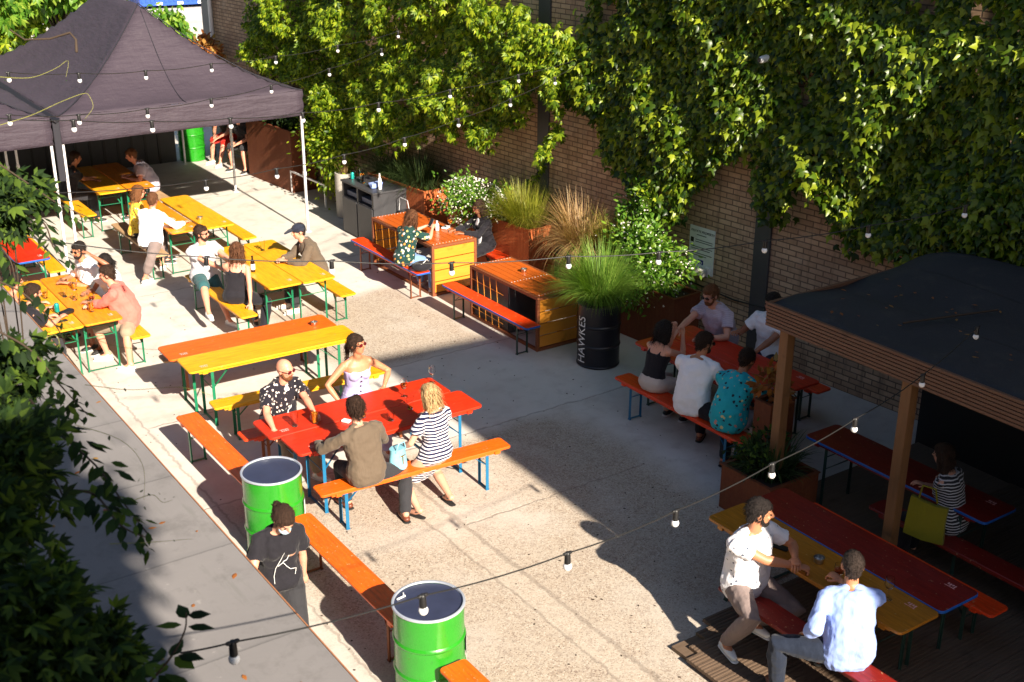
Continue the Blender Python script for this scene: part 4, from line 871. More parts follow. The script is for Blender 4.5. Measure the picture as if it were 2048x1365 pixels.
    for k, (h_, kn, an, sg) in enumerate(legs):
        toe = (f0*.8+f0.cross(U)*sg*.15).normalized(); rt = toe.cross(U)
        if shoes:
            c = MB(); c.tube([an-toe*.035-U*.045, an+toe*.03-U*.045, an+toe*.10*S-U*.05, an+toe*.155*S-U*.055], [.040, .043, .044, .032], 12, side=rt, flat=.75)
            c.tube([an-U*.02, an-U*.045+toe*.01], [.042, .044], 10)
            if sandals:
                c = MB(); c.tube([an+toe*.10*S-U*.03-rt*.04, an+toe*.10*S-U*.012, an+toe*.10*S-U*.03+rt*.04], .007, 6); c.tube([an-rt*.04-U*.01, an+toe*.045-U*.0, an+rt*.04-U*.01, an-toe*.05, an-rt*.04-U*.01], .006, 6); c.tube([an-toe*.05-U*.075, an+toe*.06-U*.075, an+toe*.17*S-U*.078], [.034, .04, .032], 10, side=rt, flat=.2)
                sm(c, 'sandal', M[shoes], r, 60)
            else:
                so2 = voxel(c, .008, smooth=2).build('shoe', M[shoes], r, smooth=True)
                s2 = MB(); s2.tube([an-toe*.045-U*.078, an+toe*.04-U*.078, an+toe*.17*S-U*.080], [.040, .043, .034], 12, side=rt, flat=.18); s2.build('sole', M['shoe_w' if shoes != 'shoe_b' else 'rubber'], so2, smooth=True)
    # ---- hair
    if hair:
        st, hm = hair; c = MB(); disp = .026
        if st in ('short', 'crop', 'tousled', 'bun', 'pony', 'long', 'bob', 'updo'):
            g = {'crop': .002, 'short': .007, 'tousled': .016}.get(st, .010)
            c.ball(hc+hu*.032*q-hf*.024*q, (.078*q+g, .092*q+g, .094*q+g), ax, 18, 12)
            c.ball(hc+hu*.062*q+hf*.022*q, (.060*q+g*.6, .060*q+g*.6, .050*q+g*.7), ax)
            c.ball(hc-hu*.03*q-hf*.055*q, (.060*q, .042*q, .055*q), ax)
            for sg in (-1, 1): c.tube([hc+hr*sg*.074*q+hu*.02*q+hf*.012*q, hc+hr*sg*.074*q-hu*.014*q+hf*.014*q], .010*q, 6)
        if st == 'tousled': [c.ball(hc+hu*(.095+.012*random.random())*q+hf*(random.uniform(-.06, .06))*q+hr*random.uniform(-.05, .05)*q, .03) for _ in range(9)]
        L = {'long': .27, 'bob': .14}.get(st, 0)
        if L:
            for sg in (-1, 0, 1):
                p0 = hc+hu*.04*q-hf*.05*q+hr*sg*.055*q; p1 = hc-hu*.06*q-hf*.062*q+hr*sg*.062*q; p2 = hc-U*(.10+L*.5)*q-hf*.075*q+hr*sg*.060*q; p3 = hc-U*(.09+L)*q-hf*.078*q+hr*sg*.055*q
                c.tube([p0, p1, p2, p3], [.05, .05, .045, .028], 10, side=hr, flat=.75)
            for sg in (-1, 1): c.tube([hc+hr*sg*.07*q+hu*.03*q+hf*.01*q, hc+hr*sg*.082*q-hu*.05*q+hf*.0*q, hc+hr*sg*.085*q-U*.14*q-hf*.02], [.024, .024, .018], 8)
        if st in ('bun', 'updo'): c.ball(hc+hu*.02*q-hf*.125*q, .042*q)
        if st == 'pony': c.tube([hc+hu*.03*q-hf*.10*q, hc-hu*.05*q-hf*.155*q, hc-U*.20*q-hf*.15*q], [.026, .034, .014], 10)
        hb_ = voxel(c, .008, disp*.6, clouds2, 1); nv = len(hb_.v); Ls = {'crop': .014, 'short': .034, 'tousled': .05, 'pony': .05, 'bun': .022}.get(st, .10)
        for _ in range(750 if vox < .013 else 260):
            p = Vector(hb_.v[random.randrange(nv)]); nn = (p-hc).normalized()
            if nn.dot(hf) > .80 and st != 'tousled': continue
            fl = (-hu*.7-hf*.55+hr*random.uniform(-.35, .35)+nn*random.uniform(.0, .35 if st != 'tousled' else .6)+Vector((random.uniform(-.3, .3), random.uniform(-.3, .3), 0))); fl = fl-nn*min(0, fl.dot(nn)); fl.normalize()
            wv = fl.cross(nn).normalized()*.0028; l_ = Ls*random.uniform(.4, 1.1); m1 = p+fl*l_*.5+nn*.004; e1 = p+fl*l_-hu*l_*.25
            hb_.add([p-wv-nn*.003, p+wv-nn*.003, m1+wv, m1-wv, e1], [(0, 1, 2, 3), (3, 2, 4)])
        hb_.build('hair', HR[hm], r, smooth=True)
    if beard:
        c = MB(); c.ball(hc-hu*.078*q+hf*.050*q, (.050*q, .044*q, .040*q), ax); c.ball(hc-hu*.045*q+hf*.078*q, (.034*q, .014*q, .010*q), ax)
        for sg in (-1, 1): c.tube([hc+hr*sg*.066*q-hu*.02*q+hf*.012*q, hc+hr*sg*.056*q-hu*.062*q+hf*.03*q, hc-hu*.095*q+hf*.055*q+hr*sg*.02*q], [.012, .018, .022], 8)
        voxel(c, .007, .006, clouds2, 1).build('beard', HR[beard], r, smooth=True)
    if glasses:
        g = MB()
        for sg in (-1, 1): g.ball(hc+hr*sg*.033*q+hf*.094*q+hu*.006*q, (.029*q, .007*q, .021*q), ax, 12, 8)
        go_ = g.build('sunglasses', M[glasses], r, smooth=True); fr = MB(); fr.tube([hc+hr*.055*q+hf*.092*q+hu*.014*q, hc+hf*.104*q+hu*.014*q, hc-hr*.055*q+hf*.092*q+hu*.014*q], .004, 6)
        for sg in (-1, 1): fr.tube([hc+hr*sg*.062*q+hf*.088*q+hu*.010*q, hc+hr*sg*.080*q+hf*.04*q+hu*.012*q, hc+hr*sg*.082*q-hf*.01*q+hu*.010*q], .0035, 6)
        fr.build('frame', M['black'], go_, smooth=True)
    if cap:
        c = MB(); c.ball(hc+hu*.045*q-hf*.012*q, (.092*q, .108*q, .082*q), ax, 18, 12); c2 = voxel(c, .008).build('cap', M[cap], r, smooth=True)
        v = MB(); v.tube([hc+hu*.055*q+hf*.08*q, hc+hu*.048*q+hf*.13*q, hc+hu*.036*q+hf*.175*q], [.07, .072, .05], 14, side=hr, flat=.10); v.build('peak', M[cap], c2, smooth=True)
    if mask:
        c = MB(); c.ball(hc-hu*.058*q+hf*.052*q, (.056*q, .056*q, .042*q), ax, 14, 10); c.build('face_mask', M['mask'], r, smooth=True)
    info = dict(O=O, hc=hc, ax=ax, arms=arms, legs=legs, spine=spine, S=S, r=r, q=q)
    if extra: extra(info)
    return info

SEAT = .48+.095
def near(p, dx=0, dy=0, dz=0): return (p[0]+dx, p[1]+dy, p[2]+dz)
TT = .77
# -- centre red table
def ex_bald(I):
    a = I['arms'][1]; w_ = a[2]; m = MB(); m.tube([w_+Vector((-.02, -.10, -.03)), w_+Vector((-.075, -.13, -.03))], .004, 6); m.build('cigarette', M['white'], I['r'])
person('bald bearded man in sunglasses and palm print shirt with a cigarette', (4.80, 11.56, SEAT), -78, 14, head=(16, 4, 0), hands=((4.98, 11.0, TT+.07), (4.50, 10.98, TT-.0)), feet=((5.0, 11.05, .085), (4.68, 11.0, .085)), skin='pink', top=('open', 'palm', 'white'), bottom=('trousers', 'khaki'), shoes='shoe_w', glasses='lens', beard='ginger', fat=.02, extra=ex_bald, vox=.010, hold=(1.0, .5), elbow=(None, (-.6, -.2, -.7)))
def ex_but(I):
    m = MB()
    for t in (.06, .13, .20, .27, .33): p, rt, f, u = I['spine'](t); m.ball(p+f*(.112+.025*(t > .2)), .010, n=8, m=5)
    m.build('buttons', M['stem'], I['r'], smooth=True)
person('laughing woman in sunglasses and lilac strappy top', (5.80, 11.60, SEAT), -92, 4, head=(26, -8, 0), hands=((6.03, 11.36, TT-.02), (5.50, 11.42, TT-.12)), feet=((5.9, 11.1, .085), (5.6, 11.1, .085)), sex='f', hgt=1.76, skin='tan', top=('cami', 'lilac'), bottom=('trousers', 'lilac'), shoes='shoe_w', hair=('pony', 'dark'), glasses='lens', extra=ex_but, vox=.010, elbow=((.9, .25, -.2), (-.9, .35, -.2)))
person('man from behind in olive brown overshirt at the red table', (5.02, 9.90, SEAT), 92, 10, side=-2, head=(-10, 6, 0), hands=((4.72, 10.36, TT+.03), (5.25, 10.33, TT+.03)), feet=((4.98, 10.3, .085), (5.35, 9.72, .085)), top=('jacket', 'olive'), bottom=('trousers', 'charcoal'), shoes='shoe_b', hair=('tousled', 'dark'), vox=.010, knee=(None, (.9, .5, .2)), elbow=((-.8, -.3, -.3), (.6, -.2, -.7)))
person('blonde woman in navy and white striped dress seen from behind', (5.83, 9.88, SEAT), 100, 5, head=(6, 6, 0), hands=((5.52, 10.10, TT-.12), (6.0, 10.32, TT+.03)), feet=((5.50, 9.70, .085), (5.92, 9.76, .085)), sex='f', hgt=1.68, skin='fair', top=('dress', 'stripe'), shoes='shoe_k', sandals=True, hair=('long', 'blonde'), vox=.010, knee=((-.1, .9, .3), (.1, .9, .3)))
# -- masked woman walking past the low roof
def ex_print(I):
    m = MB(); 
    def q(x, t, o=.130): p, rt, f, u = I['spine'](t); return p-rt*x+f*o
    pts = [(-.07, .02), (-.075, .12), (-.06, .20), (-.02, .28), (.02, .36), (.045, .35), (.05, .31), (.03, .27), (.0, .26)]
    m.tube([q(x, t, .118+.018*exp(-(x/.09)**2)) for x, t in pts], .003, 5); m.tube([q(x, t, .118+.018*exp(-(x/.09)**2)) for x, t in [(-.04, .22), (0, .25), (.03, .20), (.06, .16), (.11, .15), (.10, .09)]], .003, 5)
    m.build('shirt_print', M['white'], I['r'], smooth=True)
person('masked woman in black t-shirt walking between the roof and the bench', (3.26, 8.08, .95), -98, 10, head=(16, 38, 0), hands=((3.50, 8.12, .82), (2.88, 7.80, .95)), feet=((3.32, 7.85, .085), (3.10, 8.3, .085)), sex='f', hgt=1.72, skin='fair', top=('tee', 'black'), bottom=('trousers', 'charcoal'), shoes='shoe_k', hair=('bun', 'dark'), mask=True, extra=ex_print, vox=.010, parts=True, knee=((1, -1, 0), (1, -1, 0)))
# -- sunny yellow table
def place_bag(): pass
person('man in pale t-shirt and sunglasses leaning back from the sunny yellow table', (5.96, 16.75, SEAT), -85, 4, side=2, head=(38, -2, 0), hands=((6.22, 16.22, .86), (6.06, 16.3, .80)), feet=((6.02, 16.05, .085), (5.70, 16.0, .30)), skin='pink', top=('tee', 'greytee'), bottom=('shorts', 'tealshort'), shoes='shoe_w', hair=('short', 'dark'), beard='dark', glasses='lens_b', hold=(.8, .8))
person('woman in black tank top from behind leaning on the yellow bench', (6.0, 15.66, SEAT), 60, 4, side=6, head=(10, 0, 0), hands=((6.25, 15.95, .85), (6.06, 15.28, .50)), feet=((6.35, 15.85, .085), (6.3, 15.45, .085)), sex='f', hgt=1.7, skin='pink', top=('tank', 'black'), bottom=('trousers', 'black'), shoes='shoe_k', hair=('bob', 'brown'), elbow=(None, (.1, -.8, -.1)), hold=(.5, .15))
person('man in black cap and olive brown jacket with elbows on the yellow table', (7.50, 16.10, SEAT), 168, 22, head=(8, 6, 0), hands=((6.97, 16.02, TT+.05), (6.98, 16.18, TT+.05)), feet=((7.05, 16.0, .085), (7.05, 16.25, .085)), skin='fair', top=('jacket', 'olive', 'greytee'), bottom=('trousers', 'charcoal'), shoes='shoe_w', hair=('crop', 'dark'), cap='cap', glasses=None)
# -- upper table
def ex_crossbag(I): pass
person('woman in shiny yellow patterned blouse and sunglasses', (5.90, 19.62, SEAT), -20, 6, head=(10, 4, 0), hands=((6.25, 19.6, TT+.03), (6.2, 19.4, TT+.04)), sex='f', hgt=1.68, skin='pink', top=('long', 'yellowp'), bottom=('trousers', 'charcoal'), hair=('long', 'ginger'), glasses='lens_b')
person('man in white shirt from behind at the amber table', (5.87, 18.84, SEAT), 40, 14, head=(5, 10, 0), hands=((6.35, 19.2, TT+.04), (6.45, 18.85, TT+.04)), feet=((6.1, 19.1, .085), (5.62, 18.55, .085)), skin='pink', top=('long', 'white'), bottom=('cropped', 'greytrouser'), shoes='shoe_w', hair=('short', 'brown'), knee=(None, (-.2, -.9, .5)), fat=.01)
# -- lower left table
person('man in loose white t-shirt and sunglasses at the left yellow table', (4.42, 16.95, SEAT), 190, 14, head=(20, 4, 0), hands=((4.02, 16.85, TT+.04), (4.05, 17.05, TT+.05)), skin='tan', top=('shirt', 'white'), bottom=('shorts', 'palejeans'), hair=('short', 'black'), beard='black', glasses='lens_b', fat=.03)
person('woman in white top raising a hand to shield her face', (4.50, 16.28, SEAT), 200, 8, head=(0, 4, 0), hands=((4.22, 16.18, 1.36), (4.12, 16.30, TT+.05)), sex='f', hgt=1.66, skin='brown', top=('short', 'white'), bottom=('shorts', 'white'), hair=('pony', 'black'), elbow=((.3, -.9, .4), None))
person('man in salmon pink shirt from behind at the amber table end', (4.44, 15.58, SEAT), 150, 16, head=(5, 8, 0), hands=((4.02, 15.88, TT+.04), (4.05, 15.75, TT+.05)), feet=((4.15, 15.75, .085), (4.28, 15.2, .085)), skin='pink', top=('rolled', 'salmon'), bottom=('shorts', 'khaki'), shoes='shoe_w', hair=('short', 'dark'), fat=.05, knee=(None, (-.4, -.8, .4)))
person('bare shouldered woman with dark bun at the left edge', (3.03, 16.12, SEAT), 0, 12, head=(10, 6, 0), hands=((3.48, 16.25, TT+.04), (3.52, 15.98, TT+.04)), sex='f', hgt=1.66, skin='pink', top=('tank', 'black'), bottom=('trousers', 'charcoal'), hair=('bun', 'black'))
person('person in black top with forearms on the left yellow table', (3.03, 15.45, SEAT), 10, 18, head=(0, 10, 0), hands=((3.42, 15.66, TT+.04), (3.55, 15.52, TT+.04)), skin='pink', top=('tee', 'black'), bottom=('trousers', 'charcoal'), hair=('short', 'dark'))
# -- tent
person('man in grey lilac t-shirt hunched at the table in the tent shade', (7.10, 22.35, SEAT), 165, 26, head=(0, 14, 0), hands=((6.65, 22.25, TT+.03), (6.7, 22.5, TT+.03)), skin='pink', top=('tee', 'lilacstripe'), bottom=('trousers', 'charcoal'), hair=('short', 'ginger'), vox=.016, fat=.03)
person('dim figure in dark clothes facing the hunched man in the tent', (5.62, 22.6, SEAT), 0, 16, head=(0, 8, 0), hands=((6.1, 22.5, TT+.03), (6.1, 22.7, TT+.03)), skin='tan', top=('tee', 'black'), bottom=('trousers', 'charcoal'), hair=('short', 'dark'), vox=.016)
bn = MB().box((9.98, 24.4, .40), (10.25, 26.2, .46), bev=.01); bn.box((10.03, 24.6, 0), (10.2, 24.68, .399)).box((10.03, 25.9, 0), (10.2, 25.98, .399)); tag(bn.build('wall_bench', M['dullwood']), 'plain bench against the rusty planter beyond the tent', 'bench')
person('person in red shorts seated beyond the tent with a forearm on the knee', (10.08, 25.8, .54), 205, 24, head=(0, 20, 0), hands=((9.68, 25.5, .60), (9.7, 25.75, .62)), feet=((9.62, 25.35, .085), (9.58, 25.7, .085)), skin='pink', top=('tank', 'black'), bottom=('shorts', 'redshort'), hair=('short', 'brown'), shoes='shoe_w', vox=.016)
person('person in dark shorts and trainers seated beyond the tent', (10.12, 24.95, .54), 205, 24, head=(0, 20, 0), hands=((9.75, 24.65, .60), (9.75, 24.9, .62)), feet=((9.86, 24.5, .085), (9.70, 24.85, .085)), skin='pink', top=('tee', 'charcoal'), bottom=('shorts', 'charcoal'), hair=('short', 'dark'), shoes='shoe_k', vox=.016)
# -- crate table
person('woman in dark floral shirt looking at her phone on the red bench', (8.84, 15.82, SEAT), 18, 16, head=(20, 20, 0), hands=((9.36, 16.02, TT+.20), (9.38, 15.86, TT+.20)), feet=((9.22, 15.98, .085), (9.20, 15.60, .085)), sex='f', hgt=1.68, skin='fair', top=('shirt', 'floral'), bottom=('trousers', 'palejeans'), hair=('bob', 'brown'), shoes='shoe_w', hold=(.9, .9), vox=.010)
person('woman in black jacket in the shade behind the crate table', (10.30, 15.75, SEAT), 185, 10, head=(0, 4, 0), hands=((9.85, 15.7, .84), (9.84, 15.95, .84)), sex='f', hgt=1.68, skin='brown', top=('jacket', 'black', 'offwhite'), bottom=('trousers', 'black'), hair=('bob', 'dark'), glasses='lens')
# -- shaded red tables
person('bearded man in lilac grey t-shirt leaning over the shaded red table', (10.50, 10.50, SEAT+.03), 182, 20, head=(6, 14, 0), hgt=1.88, hands=((10.0, 10.28, TT+.05), (9.82, 10.60, TT+.10)), feet=((10.2, 10.4, .085), (10.2, 10.65, .085)), skin='fair', top=('tee', 'lilacstripe'), bottom=('trousers', 'jeans'), hair=('short', 'ginger'), beard='ginger', glasses='lens_b', fat=.03, vox=.011)
person('man in white t-shirt beside the roof corner against the wall', (10.66, 9.78, SEAT+.03), 190, 4, head=(0, 4, 0), hgt=1.85, hands=((10.16, 9.60, TT+.05), (10.22, 9.98, TT+.18)), skin='brown', top=('tee', 'white'), bottom=('trousers', 'jeans'), hair=('short', 'black'))
person('woman in black top and cream trousers touching her face', (8.92, 10.02, SEAT), 8, 14, head=(0, 4, 0), hands=((9.27, 10.08, 1.16), (9.30, 9.95, 1.12)), feet=((9.3, 10.15, .085), (9.35, 9.9, .085)), sex='f', hgt=1.68, skin='fair', top=('tank', 'black'), bottom=('trousers', 'cream'), hair=('bob', 'black'), elbow=((.3, .1, -.9), (.3, -.1, -.9)), hold=(1.1, 1.1))
person('man in plain white t-shirt from behind on the shaded red bench', (8.88, 9.30, SEAT), 22, 17, head=(-30, 12, 0), hgt=1.86, hands=((9.36, 9.55, TT+.04), (9.4, 9.2, TT+.04)), feet=((9.15, 9.4, .085), (8.95, 8.78, .085)), skin='tan', top=('tee', 'white'), bottom=('trousers', 'black'), hair=('short', 'dark'), beard='dark', glasses='lens_b', shoes='shoe_b', fat=.03, knee=(None, (.1, -.9, .3)))
person('person in turquoise tropical shirt at the pavilion end of the red bench', (8.92, 8.74, SEAT), 15, 24, head=(0, 26, 0), hgt=1.84, hands=((9.38, 8.85, TT+.04), (9.4, 8.6, TT+.04)), skin='tan', top=('shirt', 'turq'), bottom=('trousers', 'offwhite'), hair=('short', 'dark'), shoes='shoe_w', fat=.04)
# -- front right table
person('bearded man in white bird print t-shirt sitting sideways in the sun', (6.78, 6.30, SEAT), -96, 4, twist=6, head=(52, 8, 0), hgt=1.86, hands=((7.03, 5.98, .89), (6.98, 5.93, .86)), feet=((6.66, 6.06, .36), (6.46, 6.16, .17)), skin='tan', top=('tee', 'birds'), bottom=('trousers', 'greytrouser'), hair=('short', 'black'), beard='black', shoes='shoe_w', vox=.0085, hold=(.9, 1.0), knee=((1, -.2, .05), (-.3, -1, .4)), elbow=((.9, .1, -.5), (-.7, -.4, -.6)), fat=.02)
person('man in light blue shirt from behind holding his drink', (6.74, 5.12, SEAT), 56, 9, twist=-4, head=(-2, 4, 0), hgt=1.84, hands=((6.50, 5.34, .72), (7.08, 5.52, TT+.12)), feet=((6.40, 5.5, .17), (7.0, 5.6, .17)), skin='tan', top=('rolled', 'blue'), bottom=('trousers', 'jeans'), hair=('crop', 'stubble'), shoes='shoe_b', vox=.0085, hold=(.6, .9), knee=((-.6, .5, .5), None), elbow=((-.7, -.5, -.1), (.4, -.3, -.8)), fat=.03)
person('dim woman in black and white striped top under the pavilion', (9.15, 5.95, SEAT), 100, 14, head=(0, 6, 0), hands=((9.3, 6.25, TT+.04), (9.15, 6.3, TT+.04)), sex='f', hgt=1.68, skin='fair', top=('tee', 'stripe2'), bottom=('trousers', 'black'), hair=('long', 'dark'), vox=.014)
# ------------------------------------------------------------------ small things on the tables
def pint(loc, drink, fill, label, group='beer glasses', h_=.15, r_=.042):
    r = thing('beer_glass', label, 'glass', loc, 0, group)
    sm(MB().lathe([(r_*.72, 0), (r_*.74, .004), (r_, h_), (r_-.003, h_), (r_*.68, .012), (.004, .012)], n=20), 'glass', M['glass'], r, 50)
    if fill: k = r_*.66+(r_-.006-r_*.66)*fill; sm(MB().lathe([(r_*.64, .013), (k, h_*fill), (.003, h_*fill)], n=20), 'drink', M[drink], r, 50)
    return r
def goblet(loc, label, drink=None, h_=.20):
    r = thing('wine_glass', label, 'glass', loc, 0, 'stemmed glasses')
    sm(MB().lathe([(.036, 0), (.034, .004), (.006, .010), (.005, h_*.42), (.025, h_*.5), (.042, h_*.68), (.034, h_), (.031, h_), (.039, h_*.68), (.022, h_*.53), (.003, h_*.5)], n=20), 'glass', M['glass'], r, 50)
    if drink: sm(MB().lathe([(.02, h_*.53), (.037, h_*.66), (.036, h_*.76), (.003, h_*.76)], n=18), 'drink', M[drink], r, 50)
    return r
def tin(loc, label):
    r = thing('ashtray', label, 'ashtray', loc, 0, 'steel ashtrays'); sm(MB().lathe([(.038, 0), (.040, .002), (.044, .045), (.050, .047), (.050, .050), (.041, .049), (.037, .012), (.003, .012)], n=24), 'bowl', M['steel'], r, 40); return r
def phone(loc, rz, label): m = MB(); m.prism(rrect(-.075, -.037, .075, .037, .01, 3), 0, .009, bev=.002); return tag(m.build('phone', M['black'], loc=loc, rz=rz), label, 'phone', 'phones lying on tables')
def can(loc, label, mat='tealcan'): return tag(sm(MB().lathe([(.026, 0), (.033, .008), (.033, .108), (.027, .12), (.025, .118), (.003, .117)], n=22), 'drink_can', M[mat], None, 40, loc=loc), label, 'can')
def bottle(loc, mat, lab, label, h_=.24, group=None):
    r = thing('bottle', label, 'bottle', loc, 0, group); sm(MB().lathe([(.030, 0), (.032, .005), (.032, h_*.58), (.026, h_*.68), (.014, h_*.78), (.013, h_*.97), (.015, h_*.975), (.015, h_), (.003, h_)], n=24), 'glass_body', M[mat], r, 50)
    sm(MB().lathe([(.0327, h_*.15), (.0329, h_*.155), (.0329, h_*.5), (.0327, h_*.505)], n=24, cap=False), 'label', M[lab], r, 50); return r
# centre table
zT = TT+.002
pint((4.72, 10.93, zT), 'beer', 0, 'empty pint glass by the bald man\'s right hand'); pint((4.93, 10.88, zT), 'beer', .8, 'pint of amber beer in front of the bald man')
goblet((6.06, 10.95, zT), 'stemmed glass of red drink in front of the lilac top woman', 'ale'); goblet((6.52, 11.10, zT), 'empty wine glass beyond the blonde woman\'s head')
pint((5.63, 10.48, zT), 'beer', 0, 'low tumbler left of the blonde woman', h_=.095); pint((5.95, 10.62, zT), 'ale', .15, 'tall empty glass behind the low tumbler near the blonde woman'); pint((5.42, 10.72, zT), 'beer', .5, 'small glass beside the brown shirt man\'s ear', h_=.09)
m = MB().box((-.03, -.045, 0), (.03, .045, .022), bev=.003); tag(m.build('cigarette_packet', M['paper'], loc=(5.22, 10.72, zT), rz=.5), 'white cigarette packet on the red table', 'packet')
# handbag on bench A
hbg = thing('handbag', 'pale blue bucket handbag on the orange bench beside the blonde woman', 'handbag', (5.42, 9.97, .482), radians(15)); m = MB(); m.loft([[Vector((a_*cos(u), b_*sin(u), z)) for u in [2*pi*i/16 for i in range(16)]] for z, a_, b_ in ((0, .11, .075), (.02, .118, .08), (.14, .105, .07), (.21, .095, .06), (.24, .10, .065))]); sm(m, 'bag_body', M['bag_blue'], hbg, 50)
MB().tube([(-.07, -.05, .22), (-.04, -.06, .31), (.04, -.06, .31), (.07, -.05, .22)], .007, 6).build('handle', M['bag_blue'], hbg, smooth=True); MB().tube([(.0, -.078, .16), (.0, -.08, .08)], .006, 6).tube([(-.03, -.078, .17), (.03, -.078, .17)], .006, 6).build('clasp', plain('brass', (.6, .4, .12), .3, 1), hbg, smooth=True)
tin((6.2, 13.52, zT), 'steel ashtray on the far right end of the orange table'); tin((6.78, 19.0, zT), 'steel ashtray on the amber table by the tent'); tin((9.62, 13.7, .806), 'steel ashtray on the empty crate table'); tin((6.62, 16.92, zT), 'steel ashtray on the far end of the sunny yellow table')
bottle((6.42, 15.98, zT), 'cola', 'paper', 'brown beer bottle with pale label on the sunny yellow table'); pint((6.38, 16.14, zT), 'ale', .7, 'short glass of dark red drink beside the brown bottle', h_=.09)
pint((6.95, 16.85, zT), 'beer', 0, 'empty glass at the far end of the sunny yellow table')
phone((3.55, 15.47, zT), .2, 'black phone lying at the near end of the left yellow table')
pint((3.98, 15.62, zT), 'beer', .85, 'pint of golden beer near the salmon shirt man'); goblet((4.06, 15.85, zT), 'stemmed glass of dark amber beer near the salmon shirt man', 'ale', .16); pint((3.93, 16.2, zT), 'beer', .3, 'nearly empty tumbler in the middle of the amber table', h_=.09); pint((4.05, 16.62, zT), 'beer', .6, 'half full pint before the man in loose white t-shirt'); pint((3.85, 16.4, zT), 'beer', 0, 'empty glass left of the half full pint', h_=.12)
pint((3.62, 16.5, zT), 'beer', .7, 'half pint before the woman with dark bun', h_=.12); can((3.6, 15.85, zT), 'small teal can on the left yellow table'); goblet((3.45, 16.8, zT), 'clear wine glass at the far end of the left yellow table')
m = MB().box((-.10, -.05, 0), (.10, .05, .06), bev=.02); tag(m.build('clutch_bag', M['black'], loc=(3.68, 15.7, zT), rz=.5, smooth=True), 'small black bag lying on the left yellow table', 'bag')
goblet((9.78, 15.98, .828), 'tall stemmed glass with amber drink on the crate table', 'beer', .24); bottle((9.62, 16.12, .828), 'white', 'paper', 'small white squeeze bottle on the crate table', .16)
m = MB().box((-.07, -.05, 0), (.07, .05, .03), bev=.01); tag(m.build('wrapper', M['white'], loc=(9.80, 16.15, .828), rz=.6), 'crumpled pale wrapper beside the stemmed glass on the crate table', 'wrapper')
m = MB().prism(rrect(-.036, -.075, .036, .075, .01, 3), -.004, .005, bev=.002); o = m.build('phone', M['black'], loc=(9.42, 15.97, 1.02)); o.rotation_euler = (.9, 0, -1.2); tag(o, 'phone held by the floral shirt woman', 'phone')
m = MB(); m.ball((0, 0, .07), (.17, .13, .08), n=18); m.v = [tuple(Vector(v)*(1+.18*noise.noise(Vector(v)*9))) for v in m.v]; bgk = tag(m.build('shoulder_bag', CL['black'], loc=(8.93, 15.42, .485), smooth=True), 'black bag with pale strap on the red bench end', 'bag')
MB().tube([(-.14, 0, .08), (-.05, -.1, .14), (.05, -.05, .18), (.13, 0, .08), (.16, .05, .02)], .006, 6).build('strap', M['paper'], bgk, smooth=True)
# drinks on the bin cabinet
zb = .967; can((9.78, 19.32, zb), 'teal can on the far end of the bin cabinet'); pint((9.85, 19.08, zb), 'beer', .6, 'tallest stack of glasses with amber dregs on the bin cabinet', h_=.24); pint((9.80, 18.93, zb), 'beer', .12, 'clear glass in front of the stacked glasses on the bin cabinet', h_=.16)
bottle((9.85, 18.42, zb), 'white', 'bulb', 'white spray bottle at the near end of the bin cabinet', .28)
m = MB().box((-.12, -.08, 0), (.12, .08, .09), bev=.02); m.v = [tuple(Vector(v)*(1+.5*noise.noise(Vector(v)*14))) for v in m.v]; tag(m.build('blue_cloth', CL['blue'], loc=(9.86, 18.58, zb)), 'crumpled pale blue cloth on the bin cabinet', 'cloth')
# front right table
phone((7.20, 6.30, zT), 1.9, 'black phone in the middle of the ochre table'); sgl = MB(); [sgl.ball((i*.033, 0, .022), (.028, .007, .02), n=10) for i in (-1, 1)]; sgl.tube([(-.06, 0, .03), (-.05, .12, .012)], .004, 5).tube([(.06, 0, .03), (.03, .12, .012)], .004, 5)
tag(sgl.build('sunglasses', M['lens_b'], loc=(7.38, 5.62, zT), rz=1.1, smooth=True), 'folded black sunglasses on the ochre table by the blue shirt man', 'sunglasses'); 
goblet((7.16, 5.62, zT), 'stemmed glass of red drink in front of the blue shirt man', 'ale'); goblet((7.35, 5.25, zT), 'empty stemmed glass at the blue shirt man\'s right elbow'); tin((7.30, 5.95, zT), 'steel ashtray on the ochre table')
# tote bag
m = MB(); pts = [];
m.prism([(-.19, 0), (0, -.02), (.19, .0), (.185, .2), (.18, .38), (.06, .365), (-.05, .375), (-.17, .40), (-.17, .2)], -.02, .02); m.v = [(v[0]+.01*sin(v[1]*20), v[2]+.012*noise.noise(Vector(v)*9), v[1]) for v in m.v]
tb = m.build('tote_bag', M['tote'], loc=(8.78, 5.98, .50), rz=-R90+.3); tag(tb, 'yellow canvas tote bag hanging by the dark red bench', 'tote bag'); MB().tube([(-.09, 0, .40), (-.07, 0, .53), (.05, 0, .53), (.08, 0, .40)], .010, 6).build('handle', M['tote'], tb, smooth=True)
